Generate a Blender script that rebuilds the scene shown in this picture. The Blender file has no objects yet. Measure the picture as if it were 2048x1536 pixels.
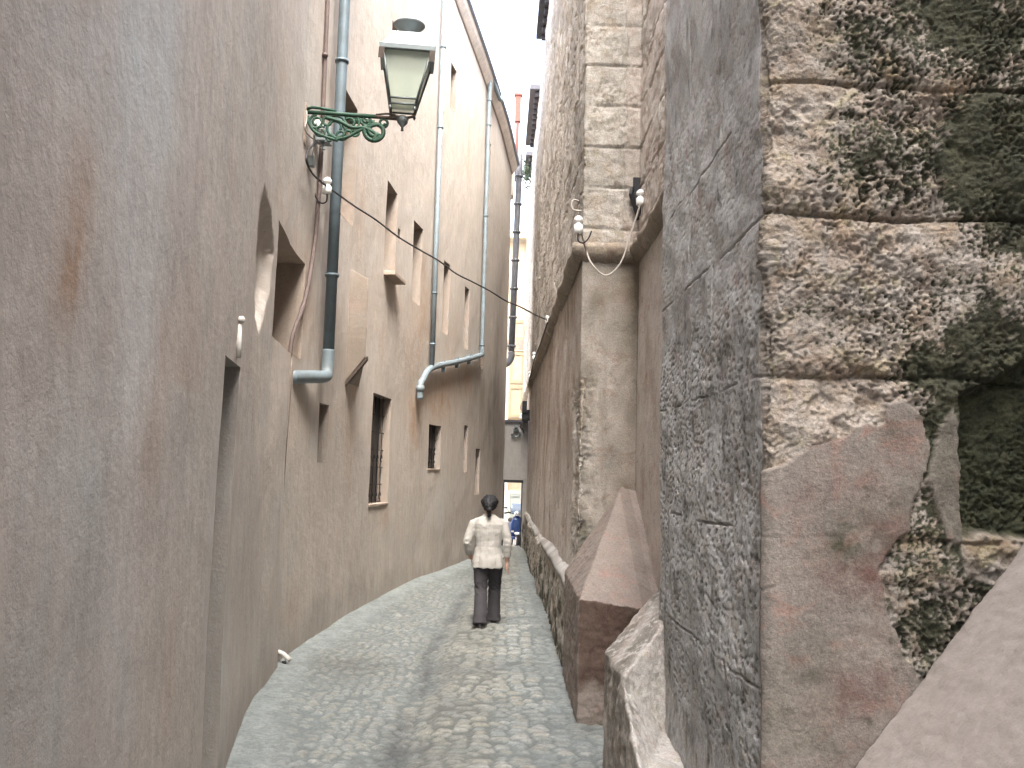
import bpy, bmesh, math, random
import numpy as np
from mathutils import Vector, Matrix
random.seed(7)
sc = bpy.context.scene
COL = sc.collection

# ------------------------------------------------------------------ camera
F = 1830.0; EYE = 1.9
fw = np.array([-27., -175., -F]); fw /= np.linalg.norm(fw)
up = np.array([.027, 1., (0.027*fw[0]+fw[1])/(-fw[2])]); up /= np.linalg.norm(up)
rt = np.cross(fw, up)
MW = np.array([rt, fw, up]); EYEP = np.array([0, 0, EYE])
cam = bpy.data.cameras.new('camera'); camo = bpy.data.objects.new('camera', cam); COL.objects.link(camo)
m4 = Matrix.Identity(4)
for i in range(3):
    for j in range(3): m4[i][j] = MW[i][j]
m4.translation = (0, 0, EYE)
camo.matrix_world = m4
cam.lens = 36*F/2048; cam.sensor_width = 36; cam.clip_start = .05; cam.clip_end = 2000
sc.camera = camo

# surveying helpers: where a sight line meets a real plane of the place
def ray(u, v): return MW @ np.array([(u-1024)/F, -(v-768)/F, -1.])
def on_z(u, v, z=0.): d = ray(u, v); return EYEP + d*((z-EYE)/d[2])
def on_y(u, v, y): d = ray(u, v); return EYEP + d*(y/d[1])
def on_x(u, v, x): d = ray(u, v); return EYEP + d*(x/d[0])

# ------------------------------------------------------------------ noise
def _h(ix, iy, seed):
    n = (ix.astype(np.int64)*374761393 + iy.astype(np.int64)*668265263 + seed*974634777) & 0x7fffffff
    n = ((n ^ (n >> 13))*1274126177) & 0x7fffffff
    n = ((n ^ (n >> 16))*1103515245 + 12345) & 0x7fffffff
    return ((n >> 8) & 0xffff)/65536.0
def perlin(x, y, seed=0):
    x0 = np.floor(x); y0 = np.floor(y); fx = x-x0; fy = y-y0
    def g(dx, dy):
        a = _h(x0+dx, y0+dy, seed)*2*np.pi
        return np.cos(a)*(fx-dx)+np.sin(a)*(fy-dy)
    ux = fx*fx*fx*(fx*(fx*6-15)+10); uy = fy*fy*fy*(fy*(fy*6-15)+10)
    a = g(0, 0)*(1-ux)+g(1, 0)*ux; b = g(0, 1)*(1-ux)+g(1, 1)*ux
    return (a*(1-uy)+b*uy)*1.5
def fbm(x, y, o=4, seed=0, gain=.5):
    r = 0; a = 1; t = 0
    for k in range(o):
        r = r+a*perlin(x*2**k+k*17.3, y*2**k-k*9.1, seed+k); t += a; a *= gain
    return r/t*1.4
def worley(x, y, seed=0, jit=.85):
    x0 = np.floor(x); y0 = np.floor(y)
    f1 = np.full(x.shape, 9.); f2 = np.full(x.shape, 9.); idr = np.zeros(x.shape)
    for dx in (-1, 0, 1):
        for dy in (-1, 0, 1):
            cx = x0+dx; cy = y0+dy
            px = cx+.5+jit*(_h(cx, cy, seed)-.5); py = cy+.5+jit*(_h(cx, cy, seed+5)-.5)
            d = np.hypot(px-x, py-y); near = d < f1
            f2 = np.where(near, f1, np.minimum(f2, d)); idr = np.where(near, _h(cx, cy, seed+11), idr)
            f1 = np.where(near, d, f1)
    return f1, f2, idr
def sstep(a, b, x):
    t = np.clip((x-a)/(b-a), 0, 1); return t*t*(3-2*t)
def poly_sd(px, py, poly):
    """signed distance, negative inside"""
    poly = np.array(poly); n = len(poly); d = np.full(px.shape, 1e9); ins = np.zeros(px.shape, bool)
    for i in range(n):
        ax, ay = poly[i]; bx, by = poly[(i+1) % n]; ex, ey = bx-ax, by-ay
        t = np.clip(((px-ax)*ex+(py-ay)*ey)/(ex*ex+ey*ey+1e-12), 0, 1)
        d = np.minimum(d, np.hypot(px-ax-t*ex, py-ay-t*ey))
        c = ((ay > py) != (by > py)) & (px < (bx-ax)*(py-ay)/((by-ay) if by != ay else 1e-9)+ax)
        ins ^= c
    return np.where(ins, -d, d)

# ------------------------------------------------------------------ object helpers
def tag(o, label=None, cat=None, group=None, kind=None):
    if label: o['label'] = label
    if cat: o['category'] = cat
    if group: o['group'] = group
    if kind: o['kind'] = kind
    return o
def empty(name, loc=(0, 0, 0), rz=0, label=None, cat=None, group=None):
    o = bpy.data.objects.new(name, None); COL.objects.link(o); o.location = loc; o.rotation_euler = (0, 0, rz)
    o.empty_display_size = .1
    return tag(o, label, cat, group)
def link(name, me, mat=None, parent=None):
    o = bpy.data.objects.new(name, me); COL.objects.link(o)
    if mat: me.materials.append(mat)
    if parent: o.parent = parent
    return o
def raw_mesh(name, V, Q, mat=None, parent=None, smooth=True, uv=None, attrs=None):
    V = np.asarray(V, np.float32); Q = np.asarray(Q, np.int32)
    me = bpy.data.meshes.new(name)
    me.vertices.add(len(V)); me.vertices.foreach_set('co', V.ravel())
    k = Q.shape[1]
    me.loops.add(Q.size); me.loops.foreach_set('vertex_index', Q.ravel())
    me.polygons.add(len(Q)); me.polygons.foreach_set('loop_start', np.arange(0, Q.size, k, dtype=np.int32))
    if uv is not None:
        l = me.uv_layers.new(name='uv'); l.data.foreach_set('uv', np.asarray(uv, np.float32)[Q.ravel()].ravel())
    for an, av in (attrs or {}).items():
        c = me.color_attributes.new(an, 'FLOAT_COLOR', 'POINT'); c.data.foreach_set('color', np.asarray(av, np.float32).ravel())
    me.update(calc_edges=True); me.validate()
    (me.shade_smooth if smooth else me.shade_flat)()
    return link(name, me, mat, parent)
def grid_quads(nz, ns, keep=None):
    i = np.arange(nz-1)[:, None]*ns+np.arange(ns-1)[None]
    q = np.stack([i, i+1, i+ns+1, i+ns], -1)
    return q[keep] if keep is not None else q.reshape(-1, 4)
def bm_obj(name, bm, mat=None, parent=None, smooth=False, bevel=0, seg=2):
    me = bpy.data.meshes.new(name); bmesh.ops.recalc_face_normals(bm, faces=bm.faces); bm.to_mesh(me); bm.free()
    (me.shade_smooth if smooth else me.shade_flat)()
    o = link(name, me, mat, parent)
    if bevel:
        b = o.modifiers.new('bevel', 'BEVEL'); b.width = bevel; b.segments = seg; b.limit_method = 'ANGLE'; b.angle_limit = math.radians(40)
    return o
def box(bm, c, s, rz=0, mat4=None):
    m = Matrix.Translation(c) @ Matrix.Rotation(rz, 4, 'Z') @ Matrix.Diagonal((s[0], s[1], s[2], 1))
    if mat4: m = mat4 @ m
    return bmesh.ops.create_cube(bm, size=1, matrix=m)['verts']
def poly_solid(bm, base, top):
    a = [bm.verts.new(p) for p in base]; b = [bm.verts.new(p) for p in top]
    n = len(a)
    bm.faces.new(a[::-1]); bm.faces.new(b)
    for i in range(n): bm.faces.new((a[i], a[(i+1) % n], b[(i+1) % n], b[i]))
def tube(bm, path, r, n=10, flat=1.0, cap=True):
    P = [Vector(p) for p in path]; R = r if isinstance(r, (list, tuple)) else [r]*len(P)
    rings = []; prev = None
    for i, p in enumerate(P):
        t = (P[min(i+1, len(P)-1)]-P[max(i-1, 0)]).normalized()
        if prev is None:
            a = Vector((0, 0, 1)) if abs(t.z) < .9 else Vector((1, 0, 0))
            nrm = t.cross(a).normalized()
        else:
            nrm = (prev-t*prev.dot(t)).normalized()
        prev = nrm; bn = t.cross(nrm)
        rings.append([bm.verts.new(p+nrm*math.cos(2*math.pi*k/n)*R[i]+bn*math.sin(2*math.pi*k/n)*R[i]*flat) for k in range(n)])
    for a, b in zip(rings, rings[1:]):
        for k in range(n): bm.faces.new((a[k], a[(k+1) % n], b[(k+1) % n], b[k]))
    if cap: bm.faces.new(rings[0][::-1]); bm.faces.new(rings[-1])
def lathe(bm, prof, c=(0, 0, 0), n=16, sq=False, rz=0):
    rings = []
    for r, z in prof:
        rings.append([bm.verts.new((c[0]+r*math.cos(2*math.pi*k/n+rz), c[1]+r*math.sin(2*math.pi*k/n+rz), c[2]+z)) for k in range(n)])
    for a, b in zip(rings, rings[1:]):
        for k in range(n): bm.faces.new((a[k], a[(k+1) % n], b[(k+1) % n], b[k]))
    bm.faces.new(rings[0][::-1]); bm.faces.new(rings[-1])
def rings_loft(bm, rings, n=20):
    """rings: (cx,cy,cz,rx,ry)"""
    rr = []
    for cx, cy, cz, rx, ry in rings:
        rr.append([bm.verts.new((cx+rx*math.cos(2*math.pi*k/n), cy+ry*math.sin(2*math.pi*k/n), cz)) for k in range(n)])
    for a, b in zip(rr, rr[1:]):
        for k in range(n): bm.faces.new((a[k], a[(k+1) % n], b[(k+1) % n], b[k]))
    bm.faces.new(rr[0][::-1]); bm.faces.new(rr[-1])
def smooth_path(pts, n=8):
    P = [np.array(p, float) for p in pts]; out = []
    for i in range(len(P)-1):
        p0 = P[max(i-1, 0)]; p1 = P[i]; p2 = P[i+1]; p3 = P[min(i+2, len(P)-1)]
        for k in range(n):
            t = k/n
            out.append(.5*((2*p1)+(-p0+p2)*t+(2*p0-5*p1+4*p2-p3)*t*t+(-p0+3*p1-3*p2+p3)*t**3))
    out.append(P[-1]); return [tuple(p) for p in out]
def remesh(name, bm, vox, mat, parent, it=6, wrinkle=None):
    me = bpy.data.meshes.new('tmp'); bmesh.ops.recalc_face_normals(bm, faces=bm.faces); bm.to_mesh(me); bm.free()
    o = bpy.data.objects.new('tmp', me); COL.objects.link(o)
    r = o.modifiers.new('r', 'REMESH'); r.mode = 'VOXEL'; r.voxel_size = vox
    s = o.modifiers.new('s', 'SMOOTH'); s.iterations = it; s.factor = .5
    dg = bpy.context.evaluated_depsgraph_get(); dg.update()
    nm = bpy.data.meshes.new_from_object(o.evaluated_get(dg))
    bpy.data.objects.remove(o); nm.materials.clear()
    if wrinkle:
        n = len(nm.vertices); co = np.empty(n*3, np.float32); nm.vertices.foreach_get('co', co); co = co.reshape(-1, 3)
        no = np.empty(n*3, np.float32); nm.vertices.foreach_get('normal', no); no = no.reshape(-1, 3)
        co = co+no*wrinkle(co)[:, None]; nm.vertices.foreach_set('co', co.astype(np.float32).ravel()); nm.update()
    nm.shade_smooth(); nm.name = name
    return link(name, nm, mat, parent)

# ------------------------------------------------------------------ node helper
class NT:
    def __init__(s, name):
        s.m = bpy.data.materials.new(name); s.m.use_nodes = True; s.t = s.m.node_tree; s.t.nodes.clear()
        s.out = s.n('ShaderNodeOutputMaterial'); s.b = s.n('ShaderNodeBsdfPrincipled'); s.l(s.b.outputs[0], s.out.inputs[0])
    def n(s, ty, **k):
        x = s.t.nodes.new(ty)
        for a, v in k.items(): setattr(x, a, v)
        return x
    def l(s, a, b): s.t.links.new(a, b)
    def put(s, sock, v):
        if hasattr(v, 'is_output'): s.l(v, sock)
        else: sock.default_value = v if not (isinstance(v, tuple) and len(v) == 3 and sock.type == 'RGBA') else (*v, 1)
    def coord(s, kind='Object', scale=(1, 1, 1)):
        tc = s.n('ShaderNodeTexCoord'); mp = s.n('ShaderNodeMapping'); s.l(tc.outputs[kind], mp.inputs[0]); mp.inputs['Scale'].default_value = scale
        return mp.outputs[0]
    def noise(s, vec, scale, detail=4, rough=.55, dist=0):
        x = s.n('ShaderNodeTexNoise'); s.l(vec, x.inputs['Vector']); x.inputs['Scale'].default_value = scale
        x.inputs['Detail'].default_value = detail; x.inputs['Roughness'].default_value = rough; x.inputs['Distortion'].default_value = dist
        return x.outputs['Fac']
    def voro(s, vec, scale, feature='F1'):
        x = s.n('ShaderNodeTexVoronoi'); x.feature = feature; s.l(vec, x.inputs['Vector']); x.inputs['Scale'].default_value = scale
        return x.outputs['Distance']
    def ramp(s, fac, stops):
        x = s.n('ShaderNodeValToRGB'); s.l(fac, x.inputs[0]); e = x.color_ramp.elements
        while len(e) < len(stops): e.new(.5)
        for k, (p, c) in enumerate(stops):
            e[k].position = p; e[k].color = (*c, 1) if isinstance(c, tuple) else (c, c, c, 1)
        return x.outputs[0]
    def mix(s, fac, a, b, mode='MIX'):
        x = s.n('ShaderNodeMix', data_type='RGBA', blend_type=mode)
        s.put(x.inputs[0], fac); s.put(x.inputs[6], a); s.put(x.inputs[7], b); return x.outputs[2]
    def math(s, op, a, b=0., clamp=False):
        x = s.n('ShaderNodeMath', operation=op, use_clamp=clamp); s.put(x.inputs[0], a); s.put(x.inputs[1], b); return x.outputs[0]
    def attr(s, name):
        x = s.n('ShaderNodeAttribute', attribute_name=name); p = s.n('ShaderNodeSeparateColor'); s.l(x.outputs['Color'], p.inputs[0])
        return p.outputs[0], p.outputs[1], p.outputs[2], x.outputs['Alpha']
    def bump(s, h, strength, dist, prev=None):
        x = s.n('ShaderNodeBump'); s.put(x.inputs['Height'], h); x.inputs['Strength'].default_value = strength; x.inputs['Distance'].default_value = dist
        if prev: s.l(prev, x.inputs['Normal'])
        return x.outputs[0]
    def fin(s, color, rough=.9, normal=None, metal=0., spec=.3, **k):
        s.put(s.b.inputs['Base Color'], color); s.put(s.b.inputs['Roughness'], rough); s.put(s.b.inputs['Metallic'], metal)
        s.b.inputs['Specular IOR Level'].default_value = spec
        if normal: s.l(normal, s.b.inputs['Normal'])
        for a, v in k.items(): s.put(s.b.inputs[a.replace('_', ' ')], v)
        return s.m

def mat_plaster(name, c1, c2, warm=(.34, .2, .105), dark=(.165, .143, .118), cool=(.40, .405, .385), pink=(.43, .29, .25), uvk='UV'):
    t = NT(name); v = t.coord(uvk) if uvk == 'UV' else t.coord('Object')
    st = t.n('ShaderNodeMapping'); t.l(v, st.inputs[0]); st.inputs['Scale'].default_value = (4., .7, 4.) if uvk == 'UV' else (4, 4, .7)
    st2 = t.n('ShaderNodeMapping'); t.l(v, st2.inputs[0]); st2.inputs['Scale'].default_value = (13., 3.5, 13.) if uvk == 'UV' else (13, 13, 3.5)
    big = t.noise(v, .55, 5, .6, .4); streak = t.noise(st.outputs[0], 1, 5, .6, .3); fine_s = t.noise(st2.outputs[0], 1, 4, .6)
    c = t.mix(t.ramp(big, [(.3, 0.), (.7, 1.)]), c1, c2)
    patch = t.noise(v, 1.5, 6, .65, .8)
    c = t.mix(t.math('MULTIPLY', t.ramp(patch, [(.5, 0.), (.72, 1.)]), .26), c, pink)
    c = t.mix(t.math('MULTIPLY', t.ramp(t.noise(v, 1.1, 5, .6, 1.2), [(.5, 0.), (.75, 1.)]), .4), c, cool)
    c = t.mix(t.ramp(streak, [(.25, .42), (.75, 0.)]), c, t.mix(.5, c, dark))
    c = t.mix(t.math('MULTIPLY', t.ramp(fine_s, [(.35, 1.), (.65, 0.)]), .22), c, dark)
    r, g, b, a = t.attr('tint')
    n2 = t.noise(v, 5, 5, .7, .6); wob = t.ramp(n2, [(.25, .25), (.62, 1.)])
    c = t.mix(t.math('MULTIPLY', r, wob, True), c, warm)
    c = t.mix(t.math('MULTIPLY', g, t.ramp(t.noise(st2.outputs[0], .6, 4), [(.2, .4), (.7, 1.)]), True), c, dark)
    c = t.mix(t.math('MULTIPLY', b, wob, True), c, cool)
    grain = t.noise(v, 160, 3, .7); spots = t.noise(v, 55, 4, .75)
    c = t.mix(.22, c, t.ramp(grain, [(.3, .35), (.7, .65)]), 'OVERLAY')
    c = t.mix(.18, c, t.ramp(spots, [(.3, .3), (.7, .7)]), 'OVERLAY')
    cn = t.math('ABSOLUTE', t.math('SUBTRACT', t.noise(v, 1.7, 7, .62, .6), .5))
    crack = t.math('MULTIPLY', t.ramp(cn, [(0., 1.), (.006, 0.)]), t.ramp(t.noise(v, .8, 3), [(.55, 0.), (.66, .28)]))
    c = t.mix(crack, c, dark)
    vd = t.voro(v, 24); pitm = t.math('MULTIPLY', t.ramp(vd, [(.08, 1.), (.16, 0.)]), t.ramp(t.noise(v, 6, 3), [(.56, 0.), (.66, .6)]))
    c = t.mix(pitm, c, dark)
    bm = t.bump(t.noise(v, 9, 6, .65), .35, .025); bm = t.bump(spots, .2, .005, bm); bm = t.bump(grain, .3, .003, bm); bm = t.bump(fine_s, .25, .006, bm)
    return t.fin(c, .92, bm)

def mat_stone(name, c1, c2, c3, plaster=(.30, .225, .19), moss=(.02, .024, .015), warm=(.30, .19, .08), pale=(.5, .45, .39), stain=(.20, .115, .075), bump=1., vs=(1, 1, 1)):
    """mask: R plaster coat, G moss, black lichen and other darkening, B ochre lichen, A per-block shade"""
    t = NT(name); v = t.coord('Object', vs)
    r, g, b, a = t.attr('mask')
    n1 = t.noise(v, 2.2, 6, .6, .5); n2 = t.noise(v, 14, 6, .7, .3); n3 = t.noise(v, 70, 4, .75); n4 = t.noise(v, 5, 5, .65, 1.)
    c = t.mix(t.ramp(n1, [(.3, 0.), (.7, 1.)]), c1, c2)
    c = t.mix(t.ramp(n2, [(.42, 0.), (.68, .85)]), c, c3)
    c = t.mix(t.ramp(n4, [(.56, 0.), (.75, .6)]), c, pale)
    sh = t.math('ADD', t.math('MULTIPLY', a, .5), .75)
    mc = t.n('ShaderNodeCombineColor'); [t.l(sh, mc.inputs[k]) for k in range(3)]
    c = t.mix(1., c, mc.outputs[0], 'MULTIPLY')
    c = t.mix(t.math('MULTIPLY', b, t.ramp(n2, [(.3, .3), (.6, 1.)]), True), c, warm)
    pn = t.noise(v, 3.5, 6, .65, .7)
    pc = t.mix(t.ramp(pn, [(.3, 0.), (.7, 1.)]), plaster, t.mix(.5, plaster, (.3, .27, .23)))
    pc = t.mix(t.ramp(t.noise(v, 6, 5, .7, 1.), [(.52, 0.), (.7, .55)]), pc, (.29, .15, .12))
    pc = t.mix(t.ramp(t.noise(v, 7.7, 6, .75, 1.), [(.56, 0.), (.7, .5)]), pc, (.09, .08, .06))
    big2 = t.noise(v, 8, 4, .6, .8)
    c = t.mix(t.math('MULTIPLY', t.ramp(big2, [(.5, 0.), (.62, .55)]), .8), c, (.24, .175, .13)); c = t.mix(t.ramp(t.noise(v, 11, 4, .6, .8), [(.55, 0.), (.66, .5)]), c, (.30, .27, .17))
    c = t.mix(r, c, pc)
    c = t.mix(t.math('MULTIPLY', t.math('MULTIPLY', b, r), t.ramp(pn, [(.2, .45), (.6, 1.)]), True), c, stain)
    ms = t.mix(t.ramp(t.noise(v, 18, 5, .75), [(.35, 0.), (.7, 1.)]), moss, (.05, .052, .028))
    c = t.mix(g, c, ms)
    c = t.mix(.45, c, t.ramp(n3, [(.25, .15), (.75, .85)]), 'OVERLAY'); c = t.mix(.35, c, t.ramp(t.noise(v, 170, 3, .7), [(.25, .15), (.75, .85)]), 'OVERLAY')
    rough = t.math('SUBTRACT', 1., t.math('MULTIPLY', r, .6))
    h = t.math('MULTIPLY', t.math('ADD', n2, t.math('MULTIPLY', n3, .5)), rough)
    bm = t.bump(h, .7*bump, .025); bm = t.bump(t.noise(v, 130, 3, .7), .4*bump, .004, bm)
    return t.fin(c, .95, bm)

def mat_simple(name, col, rough=.5, metal=0., var=.15, scale=12, bump=.0, spec=.4, dirt=None, **k):
    t = NT(name); v = t.coord('Object')
    n = t.noise(v, scale, 5, .65)
    d = dirt or tuple(x*.5 for x in col)
    c = t.mix(t.ramp(n, [(.35, 0.), (.75, var*2)]), col, d)
    nb = t.bump(t.noise(v, scale*6, 4), bump, .004) if bump else None
    return t.fin(c, rough, nb, metal, spec, **k)

# ------------------------------------------------------------------ materials
M = {}
M['wall'] = mat_plaster('rendered plaster', (.485, .44, .392), (.55, .492, .43), pink=(.53, .425, .365), cool=(.45, .475, .455))
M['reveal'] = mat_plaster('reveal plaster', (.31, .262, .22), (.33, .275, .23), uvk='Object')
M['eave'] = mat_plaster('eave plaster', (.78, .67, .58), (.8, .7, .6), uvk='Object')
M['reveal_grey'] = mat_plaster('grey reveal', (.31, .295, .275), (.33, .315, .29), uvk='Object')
M['reveal_brown'] = mat_plaster('damp brown reveal', (.36, .30, .25), (.38, .32, .265), uvk='Object')  # own plaster tone for one recess, slightly lighter than the other reveals
M['chute'] = mat_plaster('patched plaster', (.245, .205, .168), (.26, .218, .178), uvk='Object')
M['zinc'] = mat_simple('grey blue painted pipe', (.15, .20, .23), .5, .1, .35, 4, .1, dirt=(.075, .09, .095))
M['zinc_pale'] = mat_simple('pale grey pipe', (.21, .265, .295), .5, .1, .35, 5, .1, dirt=(.13, .135, .125))
M['zinc_dark'] = mat_simple('dark weathered pipe', (.14, .145, .16), .6, .1, .3, 5, .1)
M['mauve'] = mat_simple('mauve conduit', (.15, .112, .102), .7, 0, .25, 5, .1)
M['green'] = mat_simple('green cast iron', (.014, .072, .045), .6, .1, .4, 20, .2, dirt=(.04, .045, .03))
M['steel'] = mat_simple('lamp sheet metal', (.22, .255, .265), .45, .4, .2, 10, .05, dirt=(.22, .24, .24))
M['steel_dark'] = mat_simple('lamp frame metal', (.13, .15, .15), .45, .4, .3, 14, .05)
M['bronze'] = mat_simple('rusty brown iron', (.11, .085, .07), .6, .3, .4, 14, .1)
M['iron'] = mat_simple('dark iron', (.02, .02, .022), .6, .3, .3, 14, .1)
M['porcelain'] = mat_simple('white porcelain', (.78, .79, .77), .2, 0, .1, 10, 0, .5, dirt=(.5, .48, .42))
M['cable'] = mat_simple('black cable', (.035, .033, .035), .6, 0, .2, 30)
M['cable_pale'] = mat_simple('pale cable', (.42, .38, .34), .6, 0, .2, 30)
M['white'] = mat_simple('chalky white paint', (.66, .64, .60), .8, 0, .3, 20, .2)
M['darkroom'] = mat_simple('dark window interior', (.012, .01, .012), .4, 0, .2, 4)
M['slab'] = mat_simple('stone shelf', (.40, .32, .26), .9, 0, .3, 9, .4)
M['roof'] = mat_simple('dark roof slab', (.07, .068, .08), .8, 0, .3, 9, .3)
M['gutter'] = mat_simple('lead gutter', (.25, .27, .31), .5, .2, .3, 9, .1)
M['brick'] = mat_simple('red chimney clay', (.17, .055, .04), .85, 0, .3, 12, .2)
M['cream'] = mat_plaster('cream facade', (.62, .50, .34), (.66, .54, .38), uvk='Object', pink=(.66, .52, .38), cool=(.6, .54, .42))
M['creamtrim'] = mat_simple('pale painted surround', (.80, .72, .56), .8, 0, .1, 5)
M['shutter'] = mat_simple('ochre painted wood', (.45, .36, .23), .6, 0, .2, 5)
M['shutter_pale'] = mat_simple('pale painted wood', (.55, .46, .32), .6, 0, .2, 5)
M['greenshutter'] = mat_simple('grey green painted door', (.50, .55, .50), .6, 0, .2, 5)
M['leaf'] = mat_simple('dusty leaves', (.06, .085, .05), .7, 0, .4, 30)
t = NT('frosted lamp glass'); v = t.coord('Object')
M['glass'] = t.fin(t.mix(t.noise(v, 6, 4), (.82, .88, .80), (.72, .79, .71)), .3, None, 0, .5, Transmission_Weight=.72, IOR=1.1)
M['church'] = mat_stone('weathered church limestone', (.43, .40, .36), (.48, .45, .405), (.33, .30, .265), plaster=(.52, .465, .415), pale=(.56, .54, .50), stain=(.25, .18, .13))
M['buttress'] = mat_stone('eroded sandstone', (.31, .278, .245), (.28, .26, .235), (.205, .172, .143), stain=(.115, .066, .056), plaster=(.162, .144, .131), warm=(.22, .155, .08), pale=(.42, .39, .36))
M['guard'] = mat_stone('guard stone plaster', (.34, .25, .21), (.36, .265, .22), (.29, .21, .175), plaster=(.34, .25, .21), bump=.4)
M['molding'] = mat_stone('molding stone', (.20, .172, .14), (.175, .148, .12), (.125, .10, .082), plaster=(.2, .17, .14), bump=.7)
M['endwall'] = mat_plaster('grey end wall plaster', (.26, .25, .235), (.3, .285, .265), uvk='Object', pink=(.3, .27, .24))

t = NT('cobbled paving'); v = t.coord('Object')
r, g, b, a = t.attr('mask')
n1 = t.noise(v, 3, 5, .6); n2 = t.noise(v, 30, 5, .7); n3 = t.noise(v, 140, 3, .7)
sc_ = t.n('ShaderNodeValToRGB'); t.l(g, sc_.inputs[0]); e = sc_.color_ramp.elements
while len(e) < 6: e.new(.5)
for k, (p, c) in enumerate([(0, (.14, .155, .15)), (.25, (.22, .23, .215)), (.45, (.20, .195, .165)), (.62, (.265, .27, .25)), (.8, (.165, .185, .183)), (1., (.26, .25, .205))]):
    e[k].position = p; e[k].color = (*c, 1)
mort = t.mix(n1, (.10, .114, .111), (.14, .157, .153))
warm_m = t.mix(b, mort, (0.102, 0.104, 0.093))
c = t.mix(r, warm_m, t.mix(t.math('MULTIPLY', b, .4), sc_.outputs[0], (0.177, 0.174, 0.142)))
c = t.mix(t.math('MULTIPLY', a, t.ramp(n1, [(.2, .5), (.6, 1.)])), c, (0.058, 0.061, 0.060))
pr = t.attr('pale')[0]
c = t.mix(t.math('MULTIPLY', pr, .75), c, t.mix(n1, (0.200, 0.223, 0.215), (0.270, 0.294, 0.282)))
c = t.mix(.5, c, t.ramp(n2, [(.25, .15), (.75, .85)]), 'OVERLAY')
c = t.mix(.3, c, t.ramp(n3, [(.25, .15), (.75, .85)]), 'OVERLAY')
bm = t.bump(n2, .5, .012); bm = t.bump(n3, .3, .003, bm)
M['cobble'] = t.fin(c, t.ramp(n1, [(.3, .62), (.7, .85)]), bm, 0, .35)
M['earth'] = mat_simple('grey ground', (.25, .24, .22), .95, 0, .3, 1, .2)
M['skin'] = mat_simple('skin', (.52, .31, .23), .5, 0, .1, 20)
M['hair'] = mat_simple('black hair', (.004, .004, .006), .65, 0, .2, 60, .4)
t = NT('cream linen'); v = t.coord('Object')
M['jacket'] = t.fin(t.mix(t.noise(v, 30, 4), (.38, .365, .335), (.335, .325, .30)), .9, t.bump(t.noise(v, 45, 5, .65), .2, .005))
M['trouser'] = mat_simple('charcoal cloth', (.045, .041, .045), .9, 0, .25, 12, .3)
M['shoe'] = mat_simple('dark leather', (.03, .026, .026), .5, 0, .2, 20)
M['blue'] = mat_simple('blue scooter paint', (.015, .045, .15), .3, 0, .1, 8, 0, .5)
M['rubber'] = mat_simple('rubber', (.015, .015, .017), .7, 0, .2, 20)
M['chrome'] = mat_simple('chrome', (.7, .72, .75), .2, .9, .1, 8)
M['screen'] = mat_simple('pale windscreen', (.55, .68, .85), .15, 0, .1, 5, 0, .5, Transmission_Weight=.6)

# ================================================================== LEFT BUILDING
LP = np.array([(-9, -1.25), (-4, -.9), (0, -.80), (2, -1.03), (4, -1.34), (5.98, -1.644), (7.2, -1.86), (8.68, -2.02), (9.68, -2.0), (11.47, -1.884), (14.14, -1.577), (15.92, -1.298), (19.09, -.615), (21.4, -.16), (23.4, .13)])
yy = np.linspace(-9, 23.4, 3241); xx = np.interp(yy, LP[:, 0], LP[:, 1])
ker = np.exp(-.5*(np.arange(-60, 61)/28.)**2); ker /= ker.sum()
xp = np.concatenate([2*xx[0]-xx[1:61][::-1], xx, 2*xx[-1]-xx[-61:-1][::-1]])
xx = np.convolve(xp, ker, 'valid')
ss = np.concatenate([[0], np.cumsum(np.hypot(np.diff(xx), np.diff(yy)))])
tx = np.gradient(xx, ss); ty = np.gradient(yy, ss)
def Lpos(s, z, d=0.):
    x = np.interp(s, ss, xx); y = np.interp(s, ss, yy); a = np.interp(s, ss, tx); b = np.interp(s, ss, ty)
    return np.stack([x+b*d, y-a*d, z+0*x], -1)
def hitL(u, v):
    d = ray(u, v); k = yy > .3
    f = d[0]/d[1]*yy[k]-xx[k]
    i = np.argmax(f < 0) if f[0] > 0 else np.argmax(f > 0)
    y = yy[k][i]; return ss[k][i], EYE+d[2]/d[1]*y, y
def hitL2(u, v):
    # last crossing: far part of the bulging wall
    d = ray(u, v); k = np.where(yy > .3)[0]
    f = d[0]/d[1]*yy[k]-xx[k]
    c = np.where(f[:-1]*f[1:] <= 0)[0]
    i = k[c[0]] if len(c) else k[np.argmin(np.abs(f))]
    y = yy[i]; return ss[i], EYE+d[2]/d[1]*y, y
def Ldisp(s, z):
    return .014*fbm(s*.5, z*.45, 3, 21)+.005*fbm(s*2.6, z*1.7, 3, 31)

OPEN = [  # near top pixel, far edge px, near bottom px, depth, kind
    ('blind_doorway', (450, 710), 478, None, .30),
    ('brown_recess', (557, 440), 611, (562, 690), .34),
    ('blind_window', (638, 805), 657, (632, 925), .30),
    ('grille_window', (746, 785), 782, (738, 1010), .17),
    ('grille_window', (859, 848), 882, (855, 937), .12),
    ('blind_window', (929, 850), 936, (925, 945), .3),
    ('blind_window', (951, 897), 959, (948, 990), .3),
    ('blind_window', (690, 175), 716, (684, 430), .34),
    ('blind_window', (785, 40), 802, (783, 112), .3),
    ('blind_window', (775, 360), 796, (770, 532), .34),
    ('blind_window', (797, 455), 802, (796, 482), .3),
    ('blind_window', (829, 440), 846, (823, 600), .34),
    ('blind_window', (888, 520), 900, (884, 665), .34),
    ('blind_window', (930, 572), 939, (926, 695), .34),
    ('blind_window', (963, 615), 969, (960, 735), .34),
    ('blind_window', (904, 90), 915, (901, 215), .34),
    ('blind_window', (976, 280), 982, (972, 410), .34),
]
rects = []
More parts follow.
